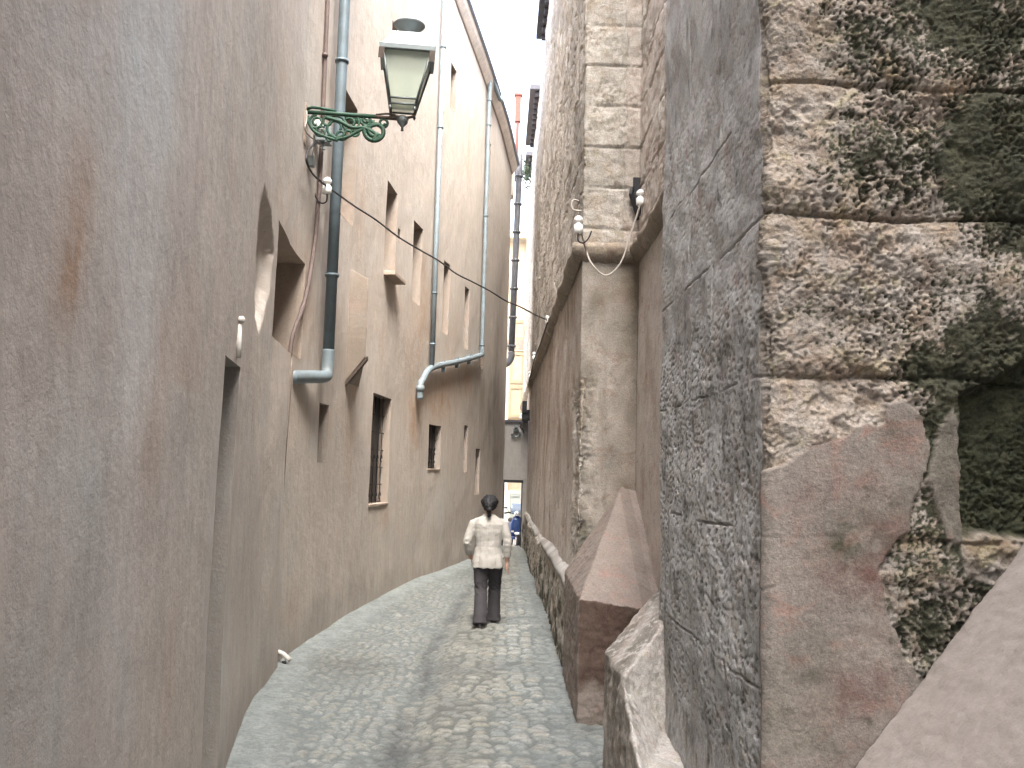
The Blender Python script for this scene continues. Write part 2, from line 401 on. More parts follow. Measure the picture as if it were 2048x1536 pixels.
for nm, (u, v), uR, bot, dep in OPEN:
    s0, z1, y0 = hitL2(u, v); s1, _, y1 = hitL2(uR, v+ (uR-u)*1.3)
    z1 = min(z1, 9.62)
    z0 = 0.0 if bot is None else hitL2(*bot)[1]
    rects.append((nm, s0, s1, z0, z1, dep))
print('RECTS'); [print('  ', r[0], [round(float(q), 2) for q in r[1:]]) for r in rects]

ZTOP = 10.0
def ZT(s): return np.clip(9.8+.19*(23.4-np.interp(s, ss, yy)), 9.8, 11.6)
def lines(lo, hi, step, cuts):
    g = np.arange(lo, hi+step*.5, step)
    g = np.array([q for q in g if all(abs(q-c) > step*.45 for c in cuts)])
    return np.array(sorted(set(np.concatenate([g, np.array(cuts)]).tolist())))
scuts = sorted(set([round(float(r[1]), 4) for r in rects]+[round(float(r[2]), 4) for r in rects]))
zcuts = sorted(set([round(float(r[3]), 4) for r in rects if r[3] > .01]+[round(float(r[4]), 4) for r in rects]))
S = lines(0, ss[-1], .06, scuts)
# finer columns round the niche and the conduit chase
nich_s, nich_z, _ = hitL2(529, 520)
ch_s = hitL2(566, 900)[0]
extra = np.concatenate([np.arange(nich_s-.35, nich_s+.45, .015), np.arange(ch_s-.25, ch_s+.3, .012)])
S = np.array(sorted([q for q in S if not (nich_s-.35 < q < nich_s+.45 or ch_s-.25 < q < ch_s+.3) or min(abs(q-c) for c in scuts) < 1e-6]+[q for q in extra if min(abs(q-c) for c in scuts) > .006]))
Zg = lines(-.05, ZTOP, .035, zcuts)
SS, ZZ = np.meshgrid(S, Zg)
ZZ = np.where(ZZ > 9.7, 9.7+(ZZ-9.7)/(Zg[-1]-9.7)*(ZT(SS)-9.7), ZZ)
D = Ldisp(SS, ZZ)
# arched niche: a rounded hollow
pn = [hitL2(*p)[:2] for p in [(530, 378), (521, 430), (514, 510), (511, 580), (514, 640), (520, 658), (529, 630), (538, 580), (545, 500), (541, 425)]]
sd = poly_sd(SS, ZZ, pn); inn = np.clip(-sd, 0, .16)
D = D-.10*np.sqrt(np.clip(1-(1-inn/.16)**2, 0, 1))
# chase for the conduit
cz_top = hitL2(583, 775)[1]
ch_pts = [hitL2(*p)[:2] for p in [(560, 690), (572, 700), (578, 900), (566, 1100), (556, 1300), (553, 1345), (547, 1345), (549, 1250), (556, 1100), (566, 900), (570, 790)]]
chase_s = np.interp(ZZ, [0, hitL2(549, 1250)[1], hitL2(563, 900)[1], hitL2(572, 780)[1], hitL2(580, 690)[1]], [hitL2(550, 1340)[0], hitL2(553, 1250)[0], hitL2(566, 900)[0], hitL2(577, 780)[0], hitL2(584, 690)[0]])
cd = np.abs(SS-chase_s)
D = D-.06*(1-sstep(.02, .055, cd))*(ZZ < hitL2(584, 690)[1])
# slight step: near length of wall stands a touch proud of the far one
D = D+.035*(1-sstep(-.02, .02, SS-chase_s))*sstep(.0, .6, SS-chase_s+1.2)*(1-sstep(2.4, 3.2, ZZ))
P = Lpos(SS, ZZ, D)
keep = np.ones((len(Zg)-1, len(S)-1), bool)
sm = .5*(S[1:]+S[:-1]); zm = .5*(Zg[1:]+Zg[:-1])
for nm, s0, s1, z0, z1, dep in rects:
    keep[np.ix_((zm > z0) & (zm < z1), (sm > s0) & (sm < s1))] = False
# stains that belong to the wall: warm, dark, cool
tint = np.zeros(SS.shape+(4,)); tint[..., 3] = 1
def blob(ch, u, v, ds, dz, w, seed=0):
    s, z, _ = hitL2(u, v)
    q = np.exp(-((SS-s)/ds)**2-((ZZ-z)/dz)**2)
    q = q*(.65+.6*fbm(SS*2.5, ZZ*1.2, 3, 60+seed))
    tint[..., ch] = np.clip(tint[..., ch]+w*np.clip(q, 0, 1), 0, 1)
for a in [(0, 165, 380, .10, .16, .95), (0, 135, 520, .09, .12, 1.), (0, 130, 600, .08, .09, .55), (0, 215, 665, .07, .08, .45), (0, 340, 410, .12, .15, .35), (0, 330, 700, .06, .14, .6), (0, 310, 900, .12, .3, .4),
          (0, 290, 880, .1, .2, .3), (0, 720, 440, .5, .7, .4), (0, 850, 650, .5, .9, .5), (0, 880, 800, 1., .5, .95), (0, 930, 760, .8, .35, .8), (0, 825, 830, .5, .5, .7), (0, 700, 860, .3, .8, .5), (0, 765, 700, .4, .6, .25),
          (0, 575, 800, .16, .7, .6), (0, 770, 1030, .3, .2, .6), (0, 340, 1380, .15, .3, .3), (0, 585, 1240, .25, .3, .35), (0, 600, 640, .35, .5, .4), (0, 560, 560, .15, .6, .3),
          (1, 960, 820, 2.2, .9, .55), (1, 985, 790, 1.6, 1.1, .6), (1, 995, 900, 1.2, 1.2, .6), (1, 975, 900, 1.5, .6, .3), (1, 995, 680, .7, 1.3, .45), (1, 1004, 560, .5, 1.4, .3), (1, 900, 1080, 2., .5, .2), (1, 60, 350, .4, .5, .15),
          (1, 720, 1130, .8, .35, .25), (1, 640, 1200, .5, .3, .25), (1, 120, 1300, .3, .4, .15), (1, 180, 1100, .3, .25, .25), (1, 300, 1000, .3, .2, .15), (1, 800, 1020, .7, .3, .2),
          (2, 250, 60, .5, .5, .9), (2, 330, 90, .4, .4, .6), (2, 500, 30, .5, .8, .5), (2, 620, 150, .6, .8, .3), (2, 50, 1450, .3, .3, .6), (2, 150, 960, .3, .25, .5), (2, 440, 1350, .4, .6, .5), (2, 420, 1060, .1, .5, .5), (2, 880, 1010, .6, .4, .5), (2, 560, 990, .2, .5, .2), (2, 250, 700, .4, .5, .3)]:
    blob(*a, seed=int(a[1]) % 13)
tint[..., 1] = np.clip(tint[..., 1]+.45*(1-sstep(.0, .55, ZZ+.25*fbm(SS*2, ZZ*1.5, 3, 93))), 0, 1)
tint[..., 0] = np.clip(tint[..., 0]+.28*sstep(.1, .6, fbm(SS*.6, ZZ*.35, 4, 91))*(ZZ > 2.2), 0, 1)
bld = empty('plaster_building', (-1.6, 5.98, 0), 0, 'long tall beige plastered building with small deep windows, curving along the alley opposite the church', 'building')
OFF = np.array([-1.6, 5.98, 0])
ns = len(S)
V = (P-OFF).reshape(-1, 3)
raw_mesh('wall', V, grid_quads(len(Zg), ns, keep), M['wall'], bld, True, np.stack([SS, ZZ], -1).reshape(-1, 2), {'tint': tint.reshape(-1, 4)})
# unseen far side, roof and gable so the building is solid
bm = bmesh.new()
rf = [(x, y, float(ZT(q))+.02) for x, y, q in zip(xx[::120], yy[::120], ss[::120])]+[(xx[-1], yy[-1], 9.82)]
ed = [bm.verts.new((p[0]-OFF[0], p[1]-OFF[1], p[2])) for p in rf]; bk = [bm.verts.new((-7-OFF[0], p[1]-OFF[1], p[2]+1.6)) for p in rf]
lo = [bm.verts.new((-7-OFF[0], p[1]-OFF[1], 0)) for p in rf]; eb = [bm.verts.new((rf[k][0]-OFF[0], rf[k][1]-OFF[1], 0)) for k in (0, -1)]
for k in range(len(ed)-1):
    bm.faces.new((ed[k], ed[k+1], bk[k+1], bk[k])); bm.faces.new((bk[k], bk[k+1], lo[k+1], lo[k]))
bm.faces.new((ed[-1], bk[-1], lo[-1], eb[1])); bm.faces.new((ed[0], bk[0], lo[0], eb[0]))
bm_obj('rear_wall', bm, M['reveal'], bld)

def Lw(s, z, d): return Vector(Lpos(np.array(s), np.array(z), d)-OFF)
def recess(nm, s0, s1, z0, z1, dep):
    bm = bmesh.new(); N = 10
    def strip(a, b):
        pa = []; pb = []
        for k in range(N+1):
            s = a[0]+(b[0]-a[0])*k/N; z = a[1]+(b[1]-a[1])*k/N
            d = float(Ldisp(np.array([s]), np.array([z]))[0])
            pa.append(bm.verts.new(Lw(s, z, d+.001))); pb.append(bm.verts.new(Lw(s, z, -dep)))
        for k in range(N): bm.faces.new((pa[k], pa[k+1], pb[k+1], pb[k]))
    strip((s0, z0), (s1, z0)); strip((s1, z0), (s1, z1)); strip((s1, z1), (s0, z1)); strip((s0, z1), (s0, z0))
    back = bmesh.new() if nm == 'grille_window' else bm
    q = [back.verts.new(Lw(s, z, -dep)) for s, z in ((s0, z0), (s1, z0), (s1, z1), (s0, z1))]
    back.faces.new(q)
    o = bm_obj(nm, bm, M[{'blind_doorway': 'reveal_grey', 'brown_recess': 'reveal_brown'}.get(nm, 'reveal')], bld)
    if nm == 'grille_window':
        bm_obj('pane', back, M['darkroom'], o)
        g = bmesh.new(); w = s1-s0
        for k in range(5):
            s = s0+w*(k+.5)/5
            tube(g, [Lw(s, z0, -.1), Lw(s, z1, -.1)], .006, 6)
        nz = max(3, int((z1-z0)/.22))
        for k in range(nz+1):
            z = z0+.02+(z1-z0-.04)*k/nz
            tube(g, [Lw(s0, z, -.1), Lw(s1, z, -.1)], .006, 6)
        for k in range(5):   # scrolls at the foot and in the middle
            for zc in (z0+.1, z0+(z1-z0)*.42):
                s = s0+w*(k+.5)/5
                tube(g, [Lw(s+.045*math.cos(a)*w, zc+.05*math.sin(a), -.096) for a in np.linspace(0, 5.5, 12)], .007, 5)
        bm_obj('grille', g, M['iron'], o, True)
        sb = bmesh.new(); 
        for (a, b) in ((0, 1),):
            vs = [Lw(s0-.01, z0-.03, -.12), Lw(s1+.01, z0-.03, -.12), Lw(s1+.01, z0-.03, .012), Lw(s0-.01, z0-.03, .012)]
            poly_solid(sb, vs, [p+Vector((0, 0, .035)) for p in vs])
        bm_obj('sill', sb, M['slab'], o, False, .006)
    return o
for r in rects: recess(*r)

# projecting chute with slanted foot, and stone shelf beside it
s_c, z_t, _ = hitL2(700, 548); z_b = hitL2(700, 772)[1]
bm = bmesh.new(); pr = .24; L_ = .75
base = [Lw(s_c, z_b, -.02), Lw(s_c, z_b+.34, pr), Lw(s_c+L_, z_b+.34, .02), Lw(s_c+L_, z_b, -.02)]
topv = [Lw(s_c, z_t+.08, -.02), Lw(s_c, z_t-.06, pr), Lw(s_c+L_, z_t-.06, .02), Lw(s_c+L_, z_t+.08, -.02)]
poly_solid(bm, base, topv); bm_obj('chute', bm, M['chute'], bld, False, .012)
bm = bmesh.new()
poly_solid(bm, [Lw(s_c-.015, z_b-.05, -.02), Lw(s_c-.015, z_b+.30, pr+.02), Lw(s_c+.06, z_b+.30, pr+.02), Lw(s_c+.06, z_b-.05, -.02)],
           [Lw(s_c-.015, z_b, -.02), Lw(s_c-.015, z_b+.345, pr+.02), Lw(s_c+.06, z_b+.345, pr+.02), Lw(s_c+.06, z_b, -.02)])
bm_obj('foot_shade_strip', bm, M['bronze'], bld)  # dark strip put in for the shadow gap along the chute's slanted foot
s_a, z_a, _ = hitL2(767, 545); s_b = hitL2(790, 560)[0]
bm = bmesh.new()
vs = [Lw(s_a, z_a-.03, -.03), Lw(s_b, z_a-.03, -.03), Lw(s_b, z_a-.03, .17), Lw(s_a, z_a-.03, .17)]
poly_solid(bm, vs, [p+Vector((0, 0, .06)) for p in vs]); bm_obj('stone_shelf', bm, M['slab'], bld, False, .008)

# eave: soffit band and gutter, following the wall's top
ev = [(925, 0), (975, 165), (1022, 325)]
print('SOFFIT', [tuple(round(float(q), 2) for q in hitL2(*p)) for p in ev], [tuple(np.round(on_y(1040, 335, 23.4), 2))])
bm = bmesh.new(); es = np.linspace(0, ss[-1], 90); ov = .15
for prof, mname in (([(-.05, -.09), (.03, -.08), (ov-.03, .03), (ov, .10), (ov, .16), (-.05, .2)], None),):
    rows = [[bm.verts.new(Lw(s, float(ZT(s))-.02+z, d)) for d, z in prof] for s in es]
    for a, b in zip(rows, rows[1:]):
        for k in range(6): bm.faces.new((a[k], a[(k+1) % 6], b[(k+1) % 6], b[k]))
    bm.faces.new(rows[0]); bm.faces.new(rows[-1][::-1])
ea = bm_obj('eave', bm, M['eave'], bld)
bm = bmesh.new(); tube(bm, [Lw(s, float(ZT(s))+.13, ov+.02) for s in es], .042, 10); bm_obj('gutter', bm, M['gutter'], ea, True)
bm = bmesh.new(); tube(bm, [Lw(s, float(ZT(s))-.12, .012) for s in es], .016, 6); bm_obj('cornice_line', bm, M['slab'], ea, True)

# ================================================================== CHURCH WALL (far right)
XR, YC, XI, MZ = .75, 8.75, 1.31, 4.05
def path_pts(pts, steps):
    out = []
    for (a, b), st in zip(zip(pts, pts[1:]), steps):
        a = np.array(a, float); b = np.array(b, float); n = max(2, int(np.hypot(*(b-a))/st))
        for k in range(n): out.append(a+(b-a)*k/n)
    out.append(np.array(pts[-1], float)); return np.array(out)
def path_frame(pp, sm=2):
    s = np.concatenate([[0], np.cumsum(np.hypot(*np.diff(pp, axis=0).T))])
    t = np.gradient(pp, axis=0); t /= np.linalg.norm(t, axis=1)[:, None]+1e-9
    n = np.stack([t[:, 1], -t[:, 0]], 1)
    return s, n
cp = np.vstack([path_pts([(XR, 31), (XR, 14), (XR, YC)], [.08, .03]), path_pts([(XR+.006, YC-.006), (XI, YC)], [.0125])[0:], path_pts([(XI, YC-.012), (XI, 3.2)], [.035])])
cs, cn = path_frame(cp)
iF = np.where((cp[:, 1] > YC-.02) & (cp[:, 0] > XR+.004))[0]
CZ = np.concatenate([np.arange(-.05, 1.1, .025), np.arange(1.1, 7.2, .017), np.arange(7.2, 11.36, .04)])
CS, CZZ = np.meshgrid(cs, CZ); CX = np.tile(cp[:, 0], (len(CZ), 1)); CY = np.tile(cp[:, 1], (len(CZ), 1))
isR1 = (CX < XR+.002); isF = (~isR1) & (CY > YC-.02); isR2 = ~(isR1 | isF)
stone = sstep(MZ-.02, MZ+.02, CZZ)
dado = isR1*(1-sstep(.80, .90, CZZ+.02*fbm(CS*2, CZZ*0, 2, 3)))
courses = 6.36-.415*np.arange(-14, 8)
ph = (CZZ-6.36+.415*20)/.415; row = np.floor(ph); fz = (ph-row)*.415
bl = .62; hx = CS/bl+.5*(row % 2)+.13*_h(row, row*0, 4); colb = np.floor(hx); fx = (hx-colb)*bl
wob = .012*fbm(CS*5, CZZ*5, 3, 41)
jd = np.minimum(np.minimum(fz, .415-fz)+wob, np.where(isF, 9, np.minimum(fx, bl-fx)+wob))
joint = 1-sstep(.002, .016, jd)
blk = _h(row, colb+isF*77, 9)
rough1 = fbm(CS*9, CZZ*9, 4, 51); 
f1, f2, _i = worley(CS*22+rough1*.6, CZZ*22, 52); pit = 1-sstep(.12, .42, f1)
er = sstep(-.1, .5, fbm(CS*1.8, CZZ*1.8, 3, 53)+.25*(blk-.5))
d_st = -.02*joint+.012*fbm(CS*2.5, CZZ*2.5, 3, 54)+.010*rough1-.016*pit*er+.014*(blk-.5)
# deep vertical weathering on the long face
d_long = .02*fbm(CS*4.5, CZZ*.8, 4, 57)-.022*sstep(.15, .6, fbm(CS*6, CZZ*.7, 3, 58))
d_pl = .008*fbm(CS*1.5, CZZ*1.2, 3, 55)+.003*rough1+isR1*(.018*fbm(CS*5, CZZ*1.1, 4, 155)-.02*sstep(.25, .6, fbm(CS*4, CZZ*.9, 4, 156))*(.5+pit))
CD = stone*(d_st+isR1*d_long)+(1-stone)*d_pl
d_dado = .07+.03*fbm(CS*3, CZZ*5, 4, 61)-.02*pit
CD = np.where(isR1, CD*(1-dado)+dado*d_dado, CD)
# exposed rough stone low on the plaster near the corner
corner = isR1*np.exp(-((CY-YC-.35)/.45)**2)*sstep(.7, 1.2, CZZ)*(1-sstep(2.6, 3.0, CZZ+.3*fbm(CS*2, CZZ*2, 2, 5)))+isF*np.exp(-((CX-XR)/.13)**2)*sstep(1.0, 1.3, CZZ)*(1-sstep(2.5, 2.9, CZZ+.4*fbm(CS*6, CZZ*2, 2, 6)))
corner = np.clip(corner*1.6*(.7+.7*fbm(CS*5, CZZ*3, 3, 63)), 0, 1)
CD = CD+corner*(-.03+.02*rough1-.025*pit)
bulge = isR1*(.04*fbm(CS*.35, CZZ*.5, 2, 66))*(1-stone)
CP = np.stack([CX+cn[:, 0][None]*(CD+bulge), CY+cn[:, 1][None]*(CD+bulge), CZZ], -1)
pl = np.clip((1-stone)*(1-dado)*(1-corner), 0, 1)
# plaster smears high on the recess side
smear = isR2*sstep(-.15, .15, fbm(CS*1.3, CZZ*.6, 3, 68)+.2)*stone
smear = np.maximum(smear, isF*stone*sstep(.10, .16, np.abs(CX-(XI-.06)+.03*fbm(CS, CZZ*3, 2, 7)) < .09)*.8)
moss = np.zeros_like(CZZ)
moss = np.maximum(moss, isR1*dado*sstep(.15, .55, fbm(CS*3, CZZ*3, 4, 71)+.45*(1-CZZ/.8)-.05)*.85)
moss = np.maximum(moss, isR1*stone*.35*sstep(.25, .7, fbm(CS*5, CZZ*.7, 4, 72)))
moss = np.maximum(moss, .6*isR1*(1-stone)*(1-dado)*sstep(.35, .8, fbm(CS*3, CZZ*.35, 4, 73)))
moss = np.maximum(moss, isF*(.60-.22*stone)*(.8+.5*fbm(CS*3, CZZ*2, 3, 78)))  # greys the whole corner face, more strongly below the molding
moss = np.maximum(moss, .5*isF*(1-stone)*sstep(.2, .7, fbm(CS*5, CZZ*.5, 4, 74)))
moss = np.maximum(moss, .30*(1-stone)*np.exp(-((CZZ-MZ)/.25)**2))  # darker band on the plaster just under the molding
warm = np.clip(.5*sstep(0, .6, fbm(CS*2, CZZ*1.2, 3, 75))*(1-stone)+.3*sstep(.1, .6, fbm(CS*4, CZZ*4, 3, 76))*stone+.75*isR1*(1-stone)*np.exp(-((CZZ-3.0)/.9)**2)*sstep(-.2, .5, fbm(CS*1.5, CZZ*.3, 3, 77))+.35*isF*(1-stone)*np.exp(-((CX-XI+.05)/.12)**2), 0, 1)
mask = np.stack([np.clip(pl+smear, 0, 1), moss, warm, np.where(stone > .5, blk, .5)], -1)
ch = empty('stone_church', (XR, YC, 0), 0, 'tall weathered limestone church wall with plastered lower part, opposite the plastered building', 'church')
CO = np.array([XR, YC, 0])
raw_mesh('wall', (CP-CO).reshape(-1, 3), grid_quads(len(CZ), len(cs)), M['church'], ch, True, None, {'mask': mask.reshape(-1, 4)})
bm = bmesh.new()
poly_solid(bm, [(.02, 22.2, 11.3), (0.05, 0.05, 11.3), (.58, 0.05, 11.3), (.58, -5.5, 11.3), (7, -5.5, 11.3), (7, 22.2, 11.3)], [(.12, 22.2, 11.42), (0.15, 0.15, 11.42), (.68, 0.15, 11.42), (.68, -5.5, 11.42), (7, -5.5, 13), (7, 22.2, 13)])
bm_obj('roof', bm, M['roof'], ch)
bm = bmesh.new(); box(bm, (7.05-.0, 8.3, 5.6), (.1, 27.8, 11.2)); box(bm, (3.55, 22.28, 5.6), (7, .1, 11.2)); bm_obj('rear_wall', bm, M['church'], ch)
# molding at the springing of the plaster
mp = [(0, 22.2), (0, 0), (XI-XR, 0), (XI-XR, -5.5)]
prof = [(.0, -.10), (.035, -.085), (.075, -.03), (.095, .02), (.09, .06), (.05, .085), (0, .10)]
offs = [(-1, 0), (-1, -1), (-1, -1), (-1, 0)]
bm = bmesh.new(); nseg = [90, 14, 40]; rows = []
for q in range(3):
    a = np.array(mp[q]); b = np.array(mp[q+1]); oa = np.array(offs[q], float); ob = np.array(offs[q+1], float)
    for k in range(nseg[q]+(q == 2)):
        f = k/nseg[q]; p = a+(b-a)*f; o = oa+(ob-oa)*(0 if k == 0 else 0)
        if q == 0: o = np.array((-1, -1.)) if k == nseg[q] else np.array((-1, 0.))
        if q == 1: o = np.array((-1, -1.)) if k == 0 else np.array((0, -1.))
        if q == 2: o = np.array((-1, -1.)) if k == 0 else np.array((-1, 0.))
        jit = 1+.18*random.uniform(-1, 1)
        rows.append([bm.verts.new((p[0]+o[0]*(d*jit), p[1]+o[1]*(d*jit), MZ+z+.012*random.uniform(-1, 1))) for d, z in prof])
for a, b in zip(rows, rows[1:]):
    for k in range(len(prof)-1): bm.faces.new((a[k], b[k], b[k+1], a[k+1]))
bm_obj('molding', bm, M['molding'], ch, True)
# sloped pale ledge on top of the rough plinth
bm = bmesh.new(); rows = []
for k in range(260):
    y = 7.5+k*(23.4-7.5)/259; w = .022*float(fbm(np.array([y*1.6]), np.array([.3]), 3, 400)[0])
    dx = -.075+(w*.4)
    rows.append([bm.verts.new((dx, y-YC, .86+w)), bm.verts.new((dx-.01, y-YC, .80+w)), bm.verts.new((.02, y-YC, .78)), bm.verts.new((.02, y-YC, .945+w))])
for a, b in zip(rows, rows[1:]):
    for k in range(4): bm.faces.new((a[k], a[(k+1) % 4], b[(k+1) % 4], b[k]))
led = bm_obj('plinth_ledge', bm, None, ch, True)
t = NT('whitewashed ledge'); v = t.coord('Object')
led.data.materials.append(t.fin(t.mix(t.ramp(t.noise(v, 1.1, 5, .65), [(.38, 0.), (.56, 1.)]), (.22, .19, .165), (.36, .35, .33)), .9, t.bump(t.noise(v, 30, 5), .5, .02)))
# dark eave slabs that stick out along the church roof
for (va, vb, pj) in ((-60, 42, .16), (150, 272, .2), (292, 335, .16)):
    ya = XR*F/ (on_x(1095, va, XR)[0]*0+1) if False else None
    def yroof(v): return (11.32-EYE)*F/(943.-v)
    y0, y1 = yroof(va), yroof(vb)
    bm = bmesh.new(); box(bm, (-pj/2+.06, (y0+y1)/2-YC, 11.36), (pj+.2, y1-y0, .13)); 
    n = int((y1-y0)/.35)
    for k in range(n): box(bm, (-pj*.2, y0+(k+.5)*(y1-y0)/n-YC, 11.24), (pj*.7, .1, .1))
    bm_obj('eave_slab', bm, M['roof'], ch, False, .015)

# ================================================================== BUTTRESS (near right)
BX, BY, BY2 = .90, 3.09, 5.13
def arc(c, r, a0, a1, n): return np.array([(c[0]+r*math.cos(a), c[1]+r*math.sin(a)) for a in np.linspace(a0, a1, n)])
r_ = .035
bp = np.vstack([path_pts([(XI-.0, BY2), (BX+r_, BY2)], [.04])[:-1], arc((BX+r_, BY2-r_), r_, math.pi/2, math.pi, 6)[:-1], path_pts([(BX, BY2-r_), (BX, BY+r_)], [.010])[:-1],
                arc((BX+r_, BY+r_), r_, math.pi, 1.5*math.pi, 9)[:-1], path_pts([(BX+r_, BY), (2.05, BY)], [.0052]), path_pts([(2.1, BY), (3.3, BY)], [.05])])
bs, bn = path_frame(bp)
BZ = np.concatenate([np.arange(-.02, .8, .03), np.arange(.8, 3.75, .0052), np.arange(3.75, 6.8, .025)])
BS, BZZ = np.meshgrid(bs, BZ); BXX = np.tile(bp[:, 0], (len(BZ), 1)); BYY = np.tile(bp[:, 1], (len(BZ), 1))
front = (BYY < BY+r_+.002)*1.0
def fz(u, v): q = on_y(u, v, BY); return q[0], q[2]
zj = [fz(1800, v)[1] for v in (-95, 172, 434, 757, 1080, 1400)]; zj = [zj[0]+.45, zj[0]+.9, zj[0]+1.35]+zj
jz = np.full(BZZ.shape, 9.)
for k, z in enumerate(zj): jz = np.minimum(jz, np.abs(BZZ-z-.006*np.sin(BS*7+k*2)-.008*fbm(BS*5, BS*0+k, 2, 80)))
rowb = sum((BZZ > z).astype(int) for z in zj)
xh = {}
hj = np.full(BZZ.shape, 9.)
def head(uu, v0, v1, amp=.012):
    global hj
    x, _ = fz(uu, (v0+v1)/2); za, zb = fz(uu, v1)[1], fz(uu, v0)[1]
    hj = np.where((BZZ > za) & (BZZ < zb) & (BYY < 4), np.minimum(hj, .7*np.abs(BXX-x-amp*fbm(BZZ*9, BZZ*0, 3, 83))), hj)
head(1883, 172, 434); head(2030, -95, 172); 
for ys, k0, k1 in ((3.75, 4, 5), (4.35, 3, 4), (3.9, 2, 3), (4.4, 5, 6), (3.8, 6, 7)):
    zz = sorted(zj)
    if k1 < len(zz): hj = np.where((BZZ > zz[k0]) & (BZZ < zz[k1]) & (BYY > 3.2) & (BXX < BX+.02), np.minimum(hj, np.abs(BYY-ys-.01*fbm(BZZ*9, BZZ*0, 2, 84))), hj)
w1 = fbm(BS*17, BZZ*17, 5, 85, .6); w2 = fbm(BS*4, BZZ*4, 4, 86)
gap = sstep(-.2, .3, fbm(BS*2.2, BZZ*1.3, 3, 87)+.15)      # joints fade in places
j_front = (1-sstep(.002, .011, jz))*np.maximum(gap, .55)+(1-sstep(.002, .009, hj))
soft = np.exp(-(np.minimum(jz, hj)/.028)**2)
f1, f2, _i = worley(BS*29+w1*.8+.5*w2, BZZ*29+1.0*fbm(BS*21, BZZ*21, 3, 188), 88); pit1 = 1-sstep(.16, .44, f1)
f1y, f2y, _i = worley(BS*46+w1*.8, BZZ*46+.9*fbm(BS*30, BZZ*30, 3, 189), 388); selp = sstep(-.15, .2, fbm(BS*3.3, BZZ*3.3, 3, 390))
pit1 = pit1*selp+(1-sstep(.14, .46, f1y))*(1-selp)*.75
calm = .30+.70*sstep(-.35, .15, fbm(BS*3.7+9, BZZ*4.5, 4, 391))
f1b, f2b, _i = worley(BS*58+w1*.5, BZZ*64, 89); pit2 = 1-sstep(.15, .55, f1b)
ridge = sstep(.02, .25, f2-f1)
ero = sstep(-.55, .35, fbm(BS*2., BZZ*2., 3, 90)+.15)
f1z, f2z, _i = worley(BS*13+w1*.6+.6*w2, BZZ*13+.8*w2, 288); pit0 = (1-sstep(.1, .5, f1z))*sstep(.0, .4, fbm(BS*3, BZZ*3, 3, 289))
d_front = -.026*np.clip(j_front, 0, 1)-.008*soft+.026*w2+.009*w1*calm-.018*pit1*(.15+.85*ero)*calm-.016*pit0-.008*pit2*(.4+.6*ero)*calm+.012*fbm(BS*1.2, BZZ*1.2, 2, 92)+.004*fbm(BS*60, BZZ*60, 2, 93)
# alley side: grey rubbed face, pitted, with blocks out of line
j_side = (1-sstep(.001, .006, jz))*sstep(-.1, .25, fbm(BS*1.7, BZZ*2.2, 3, 94)+.1)+(1-sstep(.002, .01, hj))*.6
f1, f2, _i = worley(BS*30+w1*.5, BZZ*24+w2*.7, 95); pit3 = 1-sstep(.10, .30, f1)
lowside = 1-sstep(2.35, 2.75, BZZ+.2*w2)
d_side = -.02*np.clip(j_side, 0, 1)+.012*fbm(BS*3, BZZ*3, 3, 96)+(.0015+.0025*lowside)*w1-(.003+.010*lowside)*pit3*sstep(-.5, .2, w2+.1)+.015*fbm(BS*.9, BZZ*.9, 2, 97)
BDis = front*d_front+(1-front)*d_side
# wavering corner
BDis = BDis+.012*np.exp(-((BS-bs[np.argmin(np.abs(bp[:, 1]-BY-.035)+np.abs(bp[:, 0]-BX))])/.08)**2)*fbm(BS*0+3, BZZ*4, 3, 98)
def up_poly(pts): return [fz(u, v) for u, v in pts]
wx = BXX+.006*fbm(BXX*40, BZZ*40, 3, 99)+.012*fbm(BXX*9, BZZ*9, 3, 100); wz = BZZ+.006*fbm(BXX*40, BZZ*40, 3, 101)+.012*fbm(BXX*9, BZZ*9, 3, 102)
isfr = (BYY < BY+.034)
sd1 = poly_sd(wx, wz, up_poly([(1490, 950), (1545, 932), (1629, 894), (1719, 851), (1770, 848), (1773, 809), (1809, 801), (1844, 836), (1851, 875), (1863, 906), (1848, 957), (1822, 1004), (1815, 1060), (1780, 1100), (1751, 1133), (1765, 1181), (1779, 1244), (1807, 1311), (1837, 1345), (1900, 1700), (1440, 1700)]))
sd2 = poly_sd(wx, wz, up_poly([(1880, 850), (1906, 815), (1922, 900), (1925, 1000), (1922, 1085), (1900, 1090), (1875, 1030), (1858, 965), (1872, 900)]))
sdc = poly_sd(wx, wz, up_poly([(1925, 785), (1990, 765), (2080, 700), (2150, 740), (2150, 1090), (2030, 1082), (1975, 1068), (1924, 1074), (1922, 900)]))
coat = np.maximum((1-sstep(-.004, .004, sd1)), .9*(1-sstep(-.004, .006, sd2)))*isfr
cav = (1-sstep(-.02, .012, sdc))*isfr
BDis = BDis*(1-.97*coat)+coat*(.012+.006*fbm(BXX*3, BZZ*3, 3, 103)+.002*w1)-cav*(.085+.025*w2)
